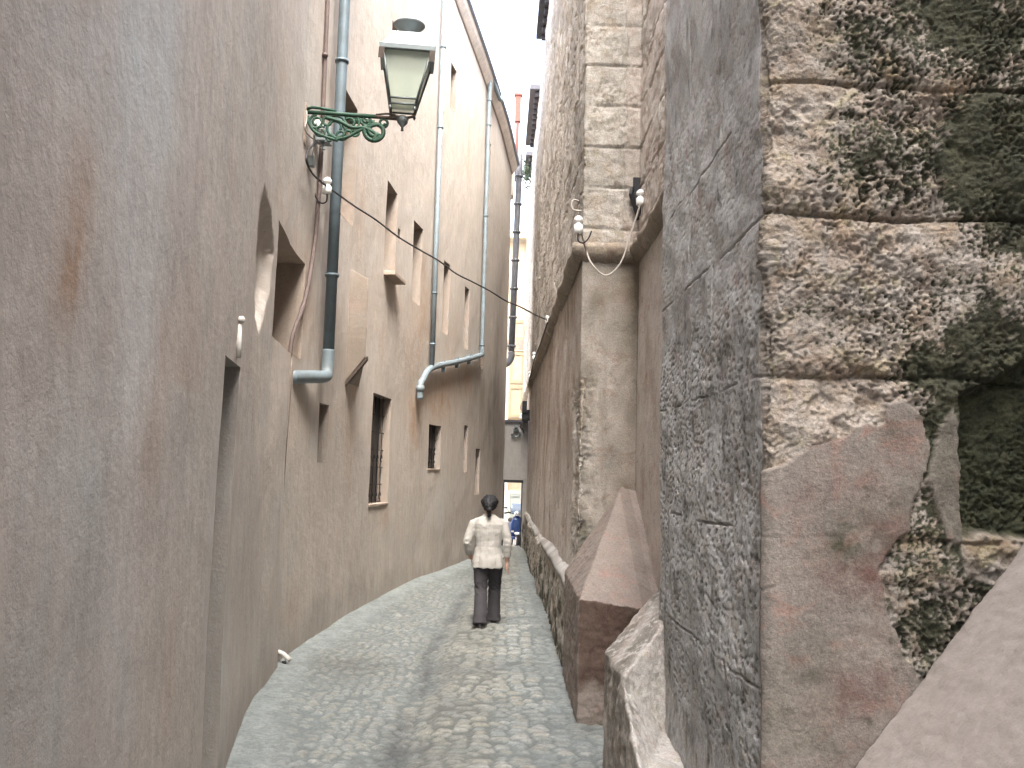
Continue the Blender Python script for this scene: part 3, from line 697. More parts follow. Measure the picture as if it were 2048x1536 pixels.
# cracks in the coat
crk = np.abs(fbm(BXX*3.1, BZZ*3.1, 3, 104)); BDis = BDis-.006*coat*(1-sstep(0, .02, crk))*sstep(.1, .4, fbm(BXX*2, BZZ*2, 2, 105))
BP = np.stack([BXX+bn[:, 0][None]*BDis, BYY+bn[:, 1][None]*BDis, BZZ], -1)
ms = np.zeros_like(BZZ)+(-.62)
def mb(u, v, ru, rv, w):
    global ms
    x, z = fz(u, v); ru, rv = ru/592., rv/592.
    ms = np.maximum(ms, w-(((BXX-x)/ru)**2+((BZZ-z)/rv)**2)*.5)
for a in [(1960, 40, 210, 130, .55), (1790, 70, 190, 140, .30), (1780, 300, 170, 130, .32), (1700, 330, 90, 60, .12), (1965, 310, 72, 118, 1.0), (2060, 330, 130, 170, .9), (1960, 60, 130, 90, .75), (1860, 740, 60, 55, .75), (1885, 850, 35, 75, .85), (1960, 600, 200, 150, .08), (1800, 640, 200, 80, .0), (1650, 620, 120, 60, -.08), (1990, 900, 95, 190, 1.5), (1840, 1130, 75, 130, .25), (1860, 1270, 70, 90, .45), (1800, 1010, 30, 70, .2), (1760, 1000, 60, 60, .05), (1650, 60, 60, 60, -.1), (1990, 520, 100, 60, .1)]: mb(*a)
nz_ = fbm(BXX*11, BZZ*13, 5, 110, .62)
mossB = sstep(-.10, .16, ms*.85+.45*nz_+.50*(pit1-.5)+.30*(pit2-.5)+.10)*isfr*(1-coat*.75)*.95
mossB = np.maximum(mossB, cav*sstep(-.5, .0, nz_+.25))  # darkens nearly the whole cavity
mossB = np.maximum(mossB, .55*coat*sstep(.25, .6, nz_+ms*.5+.1))
side = 1-front
mossB = np.maximum(mossB, side*(.45*sstep(.32, .7, fbm(BS*9, BZZ*6, 4, 112)+.2*lowside)+.4*lowside*pit3)*(BYY < 5.1))
warmB = np.clip(sstep(.0, .6, fbm(BXX*6, BZZ*7, 4, 115)+.1)*front*.4+np.exp(-(jz/.04)**2)*front*.55*sstep(-.2, .3, w2)+coat*.3*sstep(.2, .6, nz_)+side*.2*sstep(.2, .6, w2), 0, 1)*(1-.5*coat)
upside = sstep(2.2, 2.7, BZZ+.25*w2)
coatS = side*np.clip(.45+.5*upside*sstep(-.3, .2, fbm(BS*1.2, BZZ*.8, 3, 117))+.2*fbm(BS*4, BZZ*2, 3, 118), 0, 1)
def cst(u, v, ru, rv, w):
    x, z = fz(u, v); return w*np.exp(-((BXX-x)/(ru/592.))**2-((BZZ-z)/(rv/592.))**2)
red = cst(1770, 1090, 70, 60, 1.)+cst(1720, 1150, 90, 60, .8)+cst(1740, 1330, 60, 120, .7)+cst(1690, 1420, 70, 90, .6)+cst(1700, 960, 110, 50, .5)+cst(1800, 900, 40, 70, .5)+cst(1600, 1010, 40, 60, .4)
warmB = np.clip(warmB*(1-coat)+coat*np.clip(red*(.6+.9*w2+.5*fbm(BXX*14, BZZ*14, 3, 119)), 0, 1), 0, 1)
drk = cst(1730, 1060, 80, 45, .8)+cst(1680, 1090, 40, 40, .6)+cst(1620, 1330, 60, 80, .45)+cst(1790, 860, 45, 25, .6)+cst(1560, 1420, 40, 120, .35)+cst(1640, 1480, 60, 60, .4)+cst(1830, 1000, 30, 60, .8)
mossB = np.clip(np.maximum(mossB, coat*drk*(.55+.8*nz_)), 0, 1)
plg = 1-sstep(.0, .02, poly_sd(wx, wz, up_poly([(1928, 1082), (1975, 1072), (2030, 1085), (2120, 1095), (2120, 1150), (1985, 1165), (1930, 1150)])))
mossB = mossB*(1-.85*plg*isfr)
blkB = _h(rowb.astype(float), np.floor(BXX*2.2+rowb*.37)+front*31, 120)
maskB = np.stack([np.clip(np.maximum(coat, coatS), 0, 1), mossB, warmB, blkB*.6+.2], -1)
bu = empty('stone_buttress', (BX, BY, 0), 0, 'massive eroded sandstone buttress with black moss and peeling plaster nearest on the right', 'buttress')
BO = np.array([BX, BY, 0])
ob = raw_mesh('wall', (BP-BO).reshape(-1, 3), grid_quads(len(BZ), len(bs)), None, bu, True, None, {'mask': maskB.reshape(-1, 4), 'side': np.repeat(side[..., None], 4, -1).reshape(-1, 4)})
# buttress: grey rubbed alley side, tan front
t = NT('buttress stone')
M['bside'] = mat_stone('grey buttress side', (.43, .43, .425), (.41, .41, .41), (.33, .32, .32), plaster=(.48, .49, .485), warm=(.27, .20, .16), pale=(.47, .47, .465), bump=.6)
def two_stone():
    m = M['buttress']; return m
ob.data.materials.append(M['buttress']); ob.data.materials.append(M['bside'])
pc = np.zeros(len(ob.data.polygons), np.int32)
colmid = (np.tile(.5*(side[0, 1:]+side[0, :-1])[None], (len(BZ)-1, 1)) > .5).ravel()
if len(pc) == len(colmid): pc[:] = colmid
ob.data.polygons.foreach_set('material_index', pc)
bm = bmesh.new(); poly_solid(bm, [(.03, .03, 6.75), (2.4, .03, 6.75), (2.4, 2.0, 6.75), (.03, 2.0, 6.75)], [(.2, .2, 7.6), (2.4, .2, 7.6), (2.4, 2., 7.6), (.2, 2., 7.6)]); bm_obj('cap', bm, M['molding'], bu)

# unseen wall added beside the viewer to block light from the buttress front
nw = bmesh.new()
box(nw, (3.3, -1.0, 3.5), (1.2, 7.6, 7))
o = bm_obj('light_block_wall', nw, M['guard'], None, False); tag(o, 'plain plastered wall added out of view to block light from the buttress front', 'wall')

bm = bmesh.new(); box(bm, (4.7, -8.5, 9.5), (8, 8, 19));  # unseen block added to keep sun and sky off the buttress front
for k in range(3): box(bm, (1.5+k*1.2, -4.48, 4.5), (.9, .1, 1.6)); box(bm, (1.5+k*1.2, -4.48, 8.), (.9, .1, 1.6))
tag(bm_obj('house', bm, M['reveal']), 'tall plain plastered house added out of view behind the viewer to block sun and sky', 'building')
# ================================================================== GUARD STONES
def guard(name, base_pt, faces_verts, faces, label, mat, seed, cuts=5, amp=.008, group='sloping guard stones at the foot of the church', maskf=None):
    bm = bmesh.new(); vs = [bm.verts.new(np.array(p)-np.array(base_pt)) for p in faces_verts]
    for f in faces: bm.faces.new([vs[k] for k in f])
    bmesh.ops.recalc_face_normals(bm, faces=bm.faces)
    bmesh.ops.triangulate(bm, faces=bm.faces)
    def dsp(co): return amp*(fbm(co[:, 0]*6+co[:, 1]*5, co[:, 2]*6+co[:, 1]*2, 4, seed)+.4*fbm(co[:, 0]*30+co[:, 1]*21, co[:, 2]*30, 3, seed+1))
    o = remesh(name, bm, .011, mat, None, cuts, dsp); o.location = base_pt; me = o.data
    n = len(me.vertices); co = np.empty(n*3, np.float32); me.vertices.foreach_get('co', co); co = co.reshape(-1, 3)
    no = np.empty(n*3, np.float32); me.vertices.foreach_get('normal', no); no = no.reshape(-1, 3)
    n = len(me.vertices); c = me.color_attributes.new('mask', 'FLOAT_COLOR', 'POINT')
    mk = np.zeros((n, 4)); mk[:, 0] = .8; mk[:, 3] = .5
    W = co+np.array(base_pt)
    if maskf: maskf(mk, W, no)
    c.data.foreach_set('color', mk.astype(np.float32).ravel())
    return tag(o, label, 'guard stone', group)
# first: block in the corner between church face and recess
yb = 7.22; xa = .655; xb = XI+.02
V1 = [(xa, yb, -.03), (xb, yb-.02, -.03), (xb, YC+.05, -.03), (xa, YC+.05, -.03),
      (xa, yb+.02, .93), (xb, yb, .84), (xb, YC+.02, 1.76), (XI-.13, YC+.02, 1.80), (xa, YC+.02, .98)]
F1_ = [(0, 1, 5, 4), (0, 4, 8, 3), (4, 5, 6, 7), (4, 7, 8), (1, 2, 6, 5), (3, 8, 7, 6, 2), (0, 3, 2, 1)]
def mk1(mk, W, no):
    fr = no[:, 1] < -.8
    st = sstep(.1, .22, W[:, 2]+.13*fbm(W[:, 0]*4, W[:, 0]*0, 3, 6)-.12)
    mk[:, 2] = fr*(1.2*st)+(~fr)*.1*sstep(.2, .6, fbm(W[:, 0]*4, W[:, 2]*4, 3, 9))
    mk[:, 1] = np.where(fr, .40*st*sstep(.9, 1.25, W[:, 0])+.12*(1-st)+.25*st, .12*sstep(.2, .7, fbm(W[:, 0]*5+W[:, 1]*4, W[:, 2]*5, 4, 12)))
    mk[:, 1] = np.where((no[:, 2] > .3) & (np.abs(W[:, 0]-1.2) < .05), .25, mk[:, 1])
g1 = guard('guard_stone', (xa, yb, 0), V1, F1_, 'pink plastered guard stone with a pyramid top and a brown stained front', mat_stone('pink guard stone', (.18, .15, .133), (.19, .16, .143), (.15, .123, .11), plaster=(.19, .157, .14), stain=(.075, .042, .032), warm=(.13, .08, .055), moss=(.05, .04, .035), bump=.4), 201, 4, .012, None, mk1)
# second: beside the buttress
V2 = [(.665, 3.3, -.03), (.665, 5.6, -.03), (1.32, 5.6, -.03), (.915, 3.3, -.03),
      (.665, 3.3, .50), (.915, 3.3, .52), (.915, 4.95, .575), (.665, 4.15, .555), (.668, 4.85, .85), (.915, 5.0, 1.12), (1.32, 5.2, 1.6), (1.32, 5.6, 1.6), (.665, 5.6, .85), (1.32, 5.0, .5), (1.32, 5.0, -.03)]
F2_ = [(0, 1, 12, 8, 7, 4), (4, 7, 6, 5), (7, 8, 9, 6), (8, 12, 11, 10, 9), (0, 4, 5, 3), (1, 2, 11, 12), (6, 9, 10, 13), (3, 5, 6, 13, 14), (0, 3, 14, 2, 1), (10, 11, 2, 14, 13)]
def mk2(mk, W, no):
    mk[:, 0] = .5; lf = no[:, 0] < -.7
    mk[:, 1] = np.where(lf, .45*sstep(-.2, .5, fbm(W[:, 1]*5, W[:, 2]*3, 4, 14)+.2), .5*sstep(.45, .7, fbm(W[:, 0]*14+W[:, 1]*3, W[:, 1]*9+W[:, 2]*6, 4, 15)+.6*np.exp(-((W[:, 0]-.69)/.07)**2-((W[:, 1]-4.75)/.2)**2)))
    mk[:, 2] = .25*lf
g2 = guard('guard_stone', (.665, 4.2, 0), V2, F2_, 'grey worn guard stone with a lichen spot leaning against the buttress side', mat_stone('grey guard stone', (.40, .385, .36), (.44, .42, .39), (.33, .31, .29), plaster=(.43, .42, .40), bump=.6), 205, 3, .014, None, mk2)
# third: sloping plinth in the nearest corner
a0 = on_y(1706, 1536, BY-.02); a1 = on_y(2048, 1085, BY-.02); sl = (a1[2]-a0[2])/(a1[0]-a0[0])
def zp(x): return a0[2]+sl*(x-a0[0])
V3 = [(.95, .9, -.03), (2.6, .9, -.03), (2.6, BY-.01, -.03), (.95, BY-.01, -.03), (.95, .9, zp(.95)), (2.6, .9, zp(2.6)), (2.6, BY-.015, zp(2.6)), (.95, BY-.015, zp(.95))]
F3_ = [(0, 1, 5, 4), (1, 2, 6, 5), (2, 3, 7, 6), (3, 0, 4, 7), (4, 5, 6, 7), (0, 3, 2, 1)]
def mk3(mk, W, no):
    mk[:, 0] = .8; mk[:, 2] = .12*sstep(.1, .6, fbm(W[:, 0]*3, W[:, 1]*3, 3, 16))
g3 = guard('guard_stone', (.95, 2., 0), V3, F3_, 'smooth pale pink plaster slope in the nearest bottom corner', mat_plaster('pale pink render', (.285, .255, .238), (.305, .275, .255), uvk='Object', pink=(.32, .255, .232), cool=(.31, .285, .27)), 209, 4, .007, None, mk3)

# ================================================================== GROUND
bm = bmesh.new(); vs = [bm.verts.new(p) for p in ((-300, -300, -.4), (300, -300, -.4), (300, 300, -.4), (-300, 300, -.4))]; bm.faces.new(vs)
tag(bm_obj('ground', bm, M['earth']), kind='structure')
gy = np.concatenate([np.arange(-4, 5.2, .12), np.arange(5.2, 13, .014), np.arange(13, 23.75, .03), np.array([23.75])])
gx = np.arange(-2.35, 1.42, .014)
GX, GY = np.meshgrid(gx, gy)
lx = np.interp(GY, yy, xx); lx = np.where(GY > 23.4, -2.4, lx)
wl = GX-lx                      # distance from the plastered wall
nx_ = .05*fbm(GX*2.5, GY*2.5, 3, 130)
f1, f2, idr = worley(GX/.10+nx_*6, GY/.07+3*nx_, 131, .8)
f1c, f2c, idc = worley(GX/.145+nx_*4, GY/.085+2*nx_, 133, .75)
gut0 = np.interp(GY, [6, 9, 13, 20, 24], [-.62, -.6, -.33, .05, .3])
big_ = sstep(-.1, .1, GX-gut0+.5*fbm(GX*1.1, GY*1.1, 3, 135))
e1 = f2-f1; e2 = f2c-f1c
edge = np.where(big_ > .5, e2, e1*.9); rid = np.where(big_ > .5, idc, idr)
present = (_h(np.floor(rid*9999), np.floor(rid*777), 3) < .86)
stone_m = sstep(.12, .34, edge)*present*np.where(f1 > 9, 0, 1)
gut = np.array([on_z(*p)[:2] for p in [(795, 1527), (804, 1475), (822, 1404), (861, 1365), (861, 1308), (897, 1246), (945, 1176), (985, 1120)]])
gutx = np.interp(GY, [-4]+gut[:, 1].tolist()+[24, 33], [-.45]+gut[:, 0].tolist()+[.3, .4])
gd = GX-gutx+.04*fbm(GX*3, GY*2, 2, 137)
band = 1-sstep(.18, .40, wl+.10*fbm(GX*2, GY*2, 3, 138))         # smooth mortar along the wall
bandr = sstep(.40, .52, GX+.03*fbm(GX*2, GY*1.5, 2, 139))*(GY > 6.5)*.7
mortar = np.clip(np.maximum(band, bandr), 0, 1)
worn = sstep(-.2, .3, fbm(GX*1.4, GY*1.4, 3, 141)+.35*np.sign(gd)*sstep(0, .1, np.abs(gd))*0+.15)
sm_ = stone_m*(1-mortar*.6)*(.6+.4*worn)*(.7+.3*big_)
h = .020*sm_*sstep(.05, .5, edge)**.7+.004*rid*sm_+.003*fbm(GX*14, GY*14, 3, 142)+.02*fbm(GX*.6, GY*.6, 2, 143)-.035*np.exp(-(gd/.16)**2)+.02*sstep(0, .6, gd)*0
h = h+.05*(1-sstep(0, .5, wl))+.008*band
warmG = np.clip(sstep(-.02, .15, gd)*(1-sstep(.55, .75, gd))*.75+.2*fbm(GX*1.2, GY*1.2, 3, 145)+.1, 0, 1)*(1-mortar)
warmG = np.clip(warmG+.5*np.exp(-((GY-9.)/.5)**2-((GX+1.5)/.5)**2), 0, 1)
darkG = np.clip(.7*np.exp(-((gd+.03)/.085)**2)*sstep(-.7, .1, fbm(GX*2, GY*1.2, 3, 147)+.2)+.35*np.exp(-((GY-9.)/.35)**2-((GX+1.4)/.6)**2)+.3*(1-sstep(.0, .05, np.abs(.655-GX)))*(GY > 7.2)+.25*sstep(.2, .6, fbm(GX*.9, GY*.7, 3, 149)), 0, 1)  # dark gutter line, patches and a thin strip along the church foot
paleB = band
mk = np.stack([np.clip(sm_, 0, 1), np.clip(rid*.9+.05, 0, 1), warmG, darkG], -1)
raw = raw_mesh('alley_pavement', np.stack([GX, GY, h], -1).reshape(-1, 3), grid_quads(len(gy), len(gx)), M['cobble'], None, True, None, {'mask': mk.reshape(-1, 4), 'pale': np.repeat(np.clip(band*(.6+.6*fbm(GX*5, GY*5, 3, 151))+.5*bandr*(.5+.7*fbm(GX*5, GY*4, 3, 152)), 0, 1)[..., None], 4, -1).reshape(-1, 4)})
tag(raw, kind='structure')
bm = bmesh.new(); vs = [bm.verts.new(p) for p in ((-40, 23.75, -.28), (.80, 23.75, -.28), (.80, 31.3, -.28), (-40, 31.3, -.28))]; bm.faces.new(vs)
tag(bm_obj('cross_street', bm, mat_simple('sunlit street paving', (.42, .40, .36), .9, 0, .2, 3, .1)), kind='structure')

# ================================================================== END WALL + BEYOND
YE = 23.46
def ex(u, v): q = on_y(u, v, YE); return float(q[0]), float(q[2])
xl_, zt_ = ex(1006, 962); xr_, _ = ex(1044, 962); ztop = ex(1030, 845)[1]
ew = empty('end_wall', (.4, YE, 0), 0, 'low grey wall with an open doorway closing the far end of the alley', 'wall')
bm = bmesh.new(); 
box(bm, ((-.3+xl_)/2-.4, .12, ztop/2), (xl_+.3, .24, ztop)); box(bm, ((xr_+.80)/2-.4, .12, ztop/2), (.80-xr_, .24, ztop))
box(bm, ((xl_+xr_)/2-.4, .12, (zt_+ztop)/2), (xr_-xl_, .238, ztop-zt_))
bm_obj('wall', bm, M['endwall'], ew)
bm = bmesh.new(); fwid = .05
box(bm, (xl_-.4+.01, -.015, zt_/2), (fwid*1.3, .05, zt_)); box(bm, (xr_-.4, -.015, zt_/2), (fwid*.5, .05, zt_)); box(bm, ((xl_+xr_)/2-.4, -.018, zt_), (xr_-xl_+.06, .055, .07))
bm_obj('door_frame', bm, M['iron'], ew)
bm = bmesh.new(); box(bm, (.15, .1, ztop+.03), (.85, .32, .06)); bm_obj('coping', bm, M['roof'], ew)
rx, rz = ex(1032, 866)
bm = bmesh.new(); tube(bm, [(rx-.4+.11*math.cos(a), -.06, rz+.11*math.sin(a)) for a in np.linspace(-math.pi*.95, .4, 14)], .022, 8); box(bm, (rx-.4, -.03, rz+.06), (.14, .06, .1)); lathe(bm, [(.03, 0), (.05, .03), (.02, .09)], (rx-.4, -.06, rz+.1), 8)
o = bm_obj('wall_hook', bm, M['steel_dark'], None, True); o.location = (.4, YE, 0); tag(o, 'curved metal hook on the low end wall above the doorway', 'hook')
# iron bracket at the end of the molding
bm = bmesh.new(); kx, kz = ex(1048, 832)
box(bm, (0, 0, 0), (.22, .3, .26)); box(bm, (-.05, -.1, .2), (.12, .2, .3)); tube(bm, [(-.05, -.1, -.1), (-.14, -.12, -.3), (-.04, -.1, -.45)], .03, 6)
o = bm_obj('cable_bracket', bm, M['iron'], None, False, .02); o.location = (.66, YE-.35, kz); tag(o, 'dark iron cable bracket where the low end wall meets the church', 'bracket')

fb = empty('cream_building', (.4, 31.2, 0), 0, 'sunlit cream house with pale shutters seen through the gap at the alley end', 'building')
YB = 31.2
def bx_(u, v): q = on_y(u, v, YB); return float(q[0])-.4, float(q[2])
bm = bmesh.new(); box(bm, (-4, 2, 4.75), (16, 4, 10.3)); bm_obj('wall', bm, M['cream'], fb)
bm = bmesh.new(); box(bm, (-4, -.1, 10.05), (16.3, .5, .22)); bm_obj('eave', bm, M['creamtrim'], fb)
def leaf(name, u0, v0, u1, v1, mat, trim=True, panels=2):
    xa_, za_ = bx_(u0, v0); xb_, zb_ = bx_(u1, v1); w = xb_-xa_; hh = za_-zb_; cx = (xa_+xb_)/2
    bm = bmesh.new(); box(bm, (cx, -.03, (za_+zb_)/2), (w, .06, hh)); o = bm_obj(name, bm, mat, fb)
    bm = bmesh.new()
    for k in range(panels):
        z0 = zb_+hh*(k+.08)/panels; z1 = zb_+hh*(k+.92)/panels
        for dx in (-.36*w, .36*w): box(bm, (cx+dx, -.075, (z0+z1)/2), (.12*w, .03, z1-z0))
        box(bm, (cx, -.076, z0), (.85*w, .032, .1)); box(bm, (cx, -.076, z1), (.85*w, .032, .1))
    bm_obj('panel', bm, M['shutter'] if mat is not M['greenshutter'] else M['greenshutter'], o)
    if trim:
        bm = bmesh.new(); t_ = .1
        box(bm, (xa_-t_/2, -.05, (za_+zb_)/2), (t_, .1, hh+.2)); box(bm, (xb_+t_/2, -.05, (za_+zb_)/2), (t_, .1, hh+.2)); box(bm, (cx, -.052, za_+t_/2), (w+2*t_, .1, t_))
        bm_obj('surround', bm, M['creamtrim'], o)
    return o
leaf('balcony_door', 1019, 702, 1046, 838, M['shutter_pale'], True, 2)
leaf('window_shutter', 1028, 640, 1050, 682, M['shutter_pale'], True, 1)
leaf('street_door', 1020, 987, 1041, 1075, M['greenshutter'], True, 3)
bm = bmesh.new(); xa_, za_ = bx_(1030, 690); box(bm, (xa_, -.06, za_), (3., .12, .34)); bm_obj('string_course', bm, M['slab'], fb)
bm = bmesh.new(); xa_, za_ = bx_(1009, 1030); box(bm, (xa_, -.05, 1.6), (.16, .12, 3.2)); bm_obj('pilaster', bm, M['white'], fb)

# ================================================================== SCOOTER
sx, _ = float(on_y(1034, 1060, 26.2)[0]), 0
s_ = empty('scooter', (sx, 26.3, -.28), math.radians(8), 'blue motor scooter parked facing the doorway at the alley end', 'scooter')
bm = bmesh.new()
rings_loft(bm, [(0, 0, .46, .12, .05), (0, .01, .52, .17, .06), (0, .03, .66, .19, .06), (0, .06, .80, .15, .06), (0, .09, .92, .09, .06)], 16); bm_obj('leg_shield', bm, M['blue'], s_, True)
bm = bmesh.new(); rings_loft(bm, [(0, .75, .32, .14, .38), (0, .8, .5, .19, .42), (0, .82, .68, .17, .42), (0, .8, .74, .12, .38)], 18); box(bm, (0, .3, .3), (.3, .6, .06)); bm_obj('body', bm, M['blue'], s_, True)
bm = bmesh.new(); rings_loft(bm, [(0, .8, .74, .13, .36), (0, .8, .80, .14, .36), (0, .82, .83, .1, .3)], 16); bm_obj('seat', bm, M['rubber'], s_, True)
for yy_ in (-.12, 1.15):
    bm = bmesh.new(); bmesh.ops.create_cone(bm, cap_ends=True, segments=24, radius1=.23, radius2=.23, depth=.1, matrix=Matrix.Translation((0, yy_, .23)) @ Matrix.Rotation(math.pi/2, 4, 'Y')); w = bm_obj('wheel', bm, M['rubber'], s_, False, .03)
    bm = bmesh.new(); bmesh.ops.create_cone(bm, cap_ends=True, segments=20, radius1=.12, radius2=.12, depth=.12, matrix=Matrix.Translation((0, yy_, .23)) @ Matrix.Rotation(math.pi/2, 4, 'Y')); bm_obj('rim', bm, M['chrome'], w, False, .01)
bm = bmesh.new(); rings_loft(bm, [(0, -.12, .42, .085, .2), (0, -.12, .47, .10, .2), (0, -.1, .50, .06, .12)], 14); bm_obj('fender', bm, M['chrome'], s_, True)
bm = bmesh.new(); tube(bm, smooth_path([(-.34, .2, 1.0), (-.2, .12, 1.02), (0, .08, .98), (.2, .12, 1.02), (.34, .2, 1.0)], 4), .022, 8); bm_obj('handlebar', bm, M['rubber'], s_, True)
bm = bmesh.new(); lathe(bm, [(.05, -.06), (.09, -.02), (.09, .05), (.05, .09)], (0, .04, .98), 14); bm_obj('headlight', bm, M['chrome'], s_, True)
bm = bmesh.new(); rings_loft(bm, [(0, .05, 1.0, .17, .012), (0, .10, 1.15, .19, .012), (0, .15, 1.28, .13, .012)], 16); bm_obj('windscreen', bm, M['screen'], s_, True)
for q in (-1, 1):
    bm = bmesh.new(); tube(bm, [(q*.2, .1, 1.0), (q*.3, .1, 1.15)], .008, 6); lathe(bm, [(.02, 0), (.055, .01), (.055, .03), (.02, .04)], (q*.32, .1, 1.14), 12); bm_obj('mirror', bm, M['rubber'], s_, True)
    bm = bmesh.new(); box(bm, (q*.13, -.04, .5), (.07, .04, .05)); bm_obj('indicator', bm, M['white'], s_, False, .01)

# ================================================================== PIPES ON THE PLASTER WALL
WO = Vector(OFF)
def Wp(u, v, d): s, z, _ = hitL2(u, v); return Vector(Lpos(np.array(s), np.array(z), d))
def Wsz(s, z, d): return Vector(Lpos(np.array(s), np.array(z), d))
def loc_tube(root, name, pts, r, mat, n=14):
    bm = bmesh.new(); tube(bm, [Vector(p)-root.location for p in pts], r, n); return bm_obj(name, bm, mat, root, True)
def clamp(root, p, r, mat, axis='Z', w=.03):
    bm = bmesh.new()
    m = Matrix.Translation(Vector(p)-root.location)
    bmesh.ops.create_cone(bm, cap_ends=True, segments=16, radius1=r, radius2=r, depth=w, matrix=m if axis == 'Z' else m @ Matrix.Rotation(math.pi/2, 4, 'X'))
    return bm_obj('collar', bm, mat, root, True)
# stout near pipe with elbow
s1p = hitL2(655, 210)[0]; dP = .14; zel = hitL2(630, 740)[1]
root = empty('drainpipe', Wsz(s1p, zel, dP), 0, 'stout blue grey drainpipe behind the wall lamp, ending in an elbow', 'drainpipe')
sg = hitL2(586, 772)[0]
pts = [Wsz(s1p, float(ZT(s1p))+.1, dP), Wsz(s1p, 8, dP), Wsz(s1p, 6, dP), Wsz(s1p, zel+.2, dP)]
loc_tube(root, 'pipe', pts, .060, M['zinc'], 18)
eb = smooth_path([Wsz(s1p, zel+.22, dP), Wsz(s1p, zel+.08, dP), Wsz(s1p-.03, zel-.03, dP), Wsz(s1p-.12, zel-.08, dP), Wsz((s1p+sg)/2, zel-.12, dP*.6), Wsz(sg, zel-.17, -.03)], 6)
loc_tube(root, 'elbow', eb, .066, M['zinc_pale'], 18)
for v in (104, 560): clamp(root, Wsz(s1p, hitL2(650, v)[1], dP), .076, M['zinc'])
# mauve conduit left of it, bending into the chase
cp_ = [(647, 0), (645, 120), (640, 250), (632, 400), (622, 500), (604, 600), (588, 680), (583, 770), (573, 900), (562, 1100), (552, 1330)]
P_ = []
for k, (u, v) in enumerate(cp_):
    q = Wp(u, v, .03 if v < 650 else -.02); P_.append(q)
P_[0] = Vector((P_[0].x, P_[0].y, float(ZT(hitL2(640, 250)[0]))-.1))
root = empty('conduit', P_[7], 0, 'thin mauve conduit beside the stout drainpipe, bending down into a chase in the wall', 'conduit')
loc_tube(root, 'conduit_tube', smooth_path(P_, 6), .022, M['mauve'], 10)
for v in (110, 250): clamp(root, Wp(647-v*.02, v, .03), .032, M['mauve'])
# forked pale pipes
sA = hitL2(868, 370)[0]; sB = hitL2(965, 430)[0]; dq = .08
zA0 = hitL2(859, 735)[1]; zB0 = hitL2(955, 705)[1]
root = empty('forked_drainpipe', Wsz(sA, zA0, dq), 0, 'pair of pale blue drainpipes joined by a sloping pipe on the plastered wall', 'drainpipe')
loc_tube(root, 'pipe', [Wsz(sA, float(ZT(sA))+.1, dq), Wsz(sA, 6, dq), Wsz(sA, zA0, dq)], .045, M['zinc_pale'])
zBt = hitL2(972, 165)[1]
loc_tube(root, 'pipe', smooth_path([Wsz(sB+.75, float(ZT(sB))-.02, .19), Wsz(sB+.6, float(ZT(sB))-.16, .19), Wsz(sB+.05, zBt+.12, .11), Wsz(sB, zBt-.1, dq), Wsz(sB, 6, dq), Wsz(sB, zB0+.15, dq), Wsz(sB, zB0, dq)], 6), .045, M['zinc_pale'])
sC, zC, _ = hitL2(832, 765)
col = smooth_path([Wsz(sB, zB0+.12, dq), Wsz(sB, zB0, dq), Wsz(sB-.1, zB0-.06, dq), Wsz((sA+sB)/2, (zA0+zB0)/2-.04, dq), Wsz(sA, zA0-.02, dq), Wsz(sC+.15, zC+.06, dq), Wsz(sC, zC-.03, dq), Wsz(sC-.01, hitL2(826, 790)[1]-.05, dq)], 6)
loc_tube(root, 'collector_pipe', col, .055, M['zinc_pale'])
for (s, z) in [(sA, hitL2(875, 260)[1]), (sA, hitL2(865, 590)[1]), (sA, hitL2(860, 690)[1]), (sB, hitL2(970, 250)[1]), (sB, hitL2(963, 430)[1]), (sB, hitL2(956, 690)[1]), (sA, 9.5), (sB, zBt-.4)]: clamp(root, Wsz(s, z, dq), .055, M['zinc'])
for f in (.2, .45, .7): 
    q = Wsz(sA+(sB-sA)*f, zA0+(zB0-zA0)*f-.05, dq); bm = bmesh.new(); box(bm, (q-root.location)+Vector((0, 0, -.01)), (.07, .035, .2)); bm_obj('bracket', bm, M['zinc'], root)
clamp(root, Wsz(sC-.01, hitL2(826, 775)[1], dq), .07, M['zinc_pale'], 'Z', .1)
# far dark pipe on the corner
def fp(u, v): return Vector(on_y(u, v, 23.62))
root = empty('dark_drainpipe', fp(1022, 720), 0, 'dark weathered drainpipe with many collars at the far corner of the plastered building', 'drainpipe')
q0 = fp(1039, 330); q1 = fp(1022, 715); dxp = .0
pts = [q0+Vector((0, 0, .3)), q0, (q0+q1)/2, q1]
loc_tube(root, 'pipe', pts, .085, M['zinc_dark'], 14)
loc_tube(root, 'elbow', smooth_path([q1+Vector((0, 0, .15)), q1, q1+Vector((-.08, 0, -.14)), q1+Vector((-.2, -.0, -.2))], 5), .09, M['zinc_dark'], 14)
for k in range(7):
    p = q0+(q1-q0)*(.06+.147*k); clamp(root, p, .115, M['zinc_dark'], 'Z', .05)
# drain outlet at the foot of the chase
q = Wp(556, 1333, .03); q.z = .10
root = empty('drain_spout', (q.x, q.y, 0.04), 0, 'short whitish drain spout at the foot of the wall chase', 'spout')
loc_tube(root, 'spout_tube', [q+Vector((-.05, 0, .07)), q+Vector((.02, -.02, .05)), q+Vector((.09, -.05, -.0))], .022, M['white'], 12)
loc_tube(root, 'spout_mouth', [q+Vector((.03, -.03, -.01)), q+Vector((.04, -.04, -.06))], .02, M['iron'], 10)
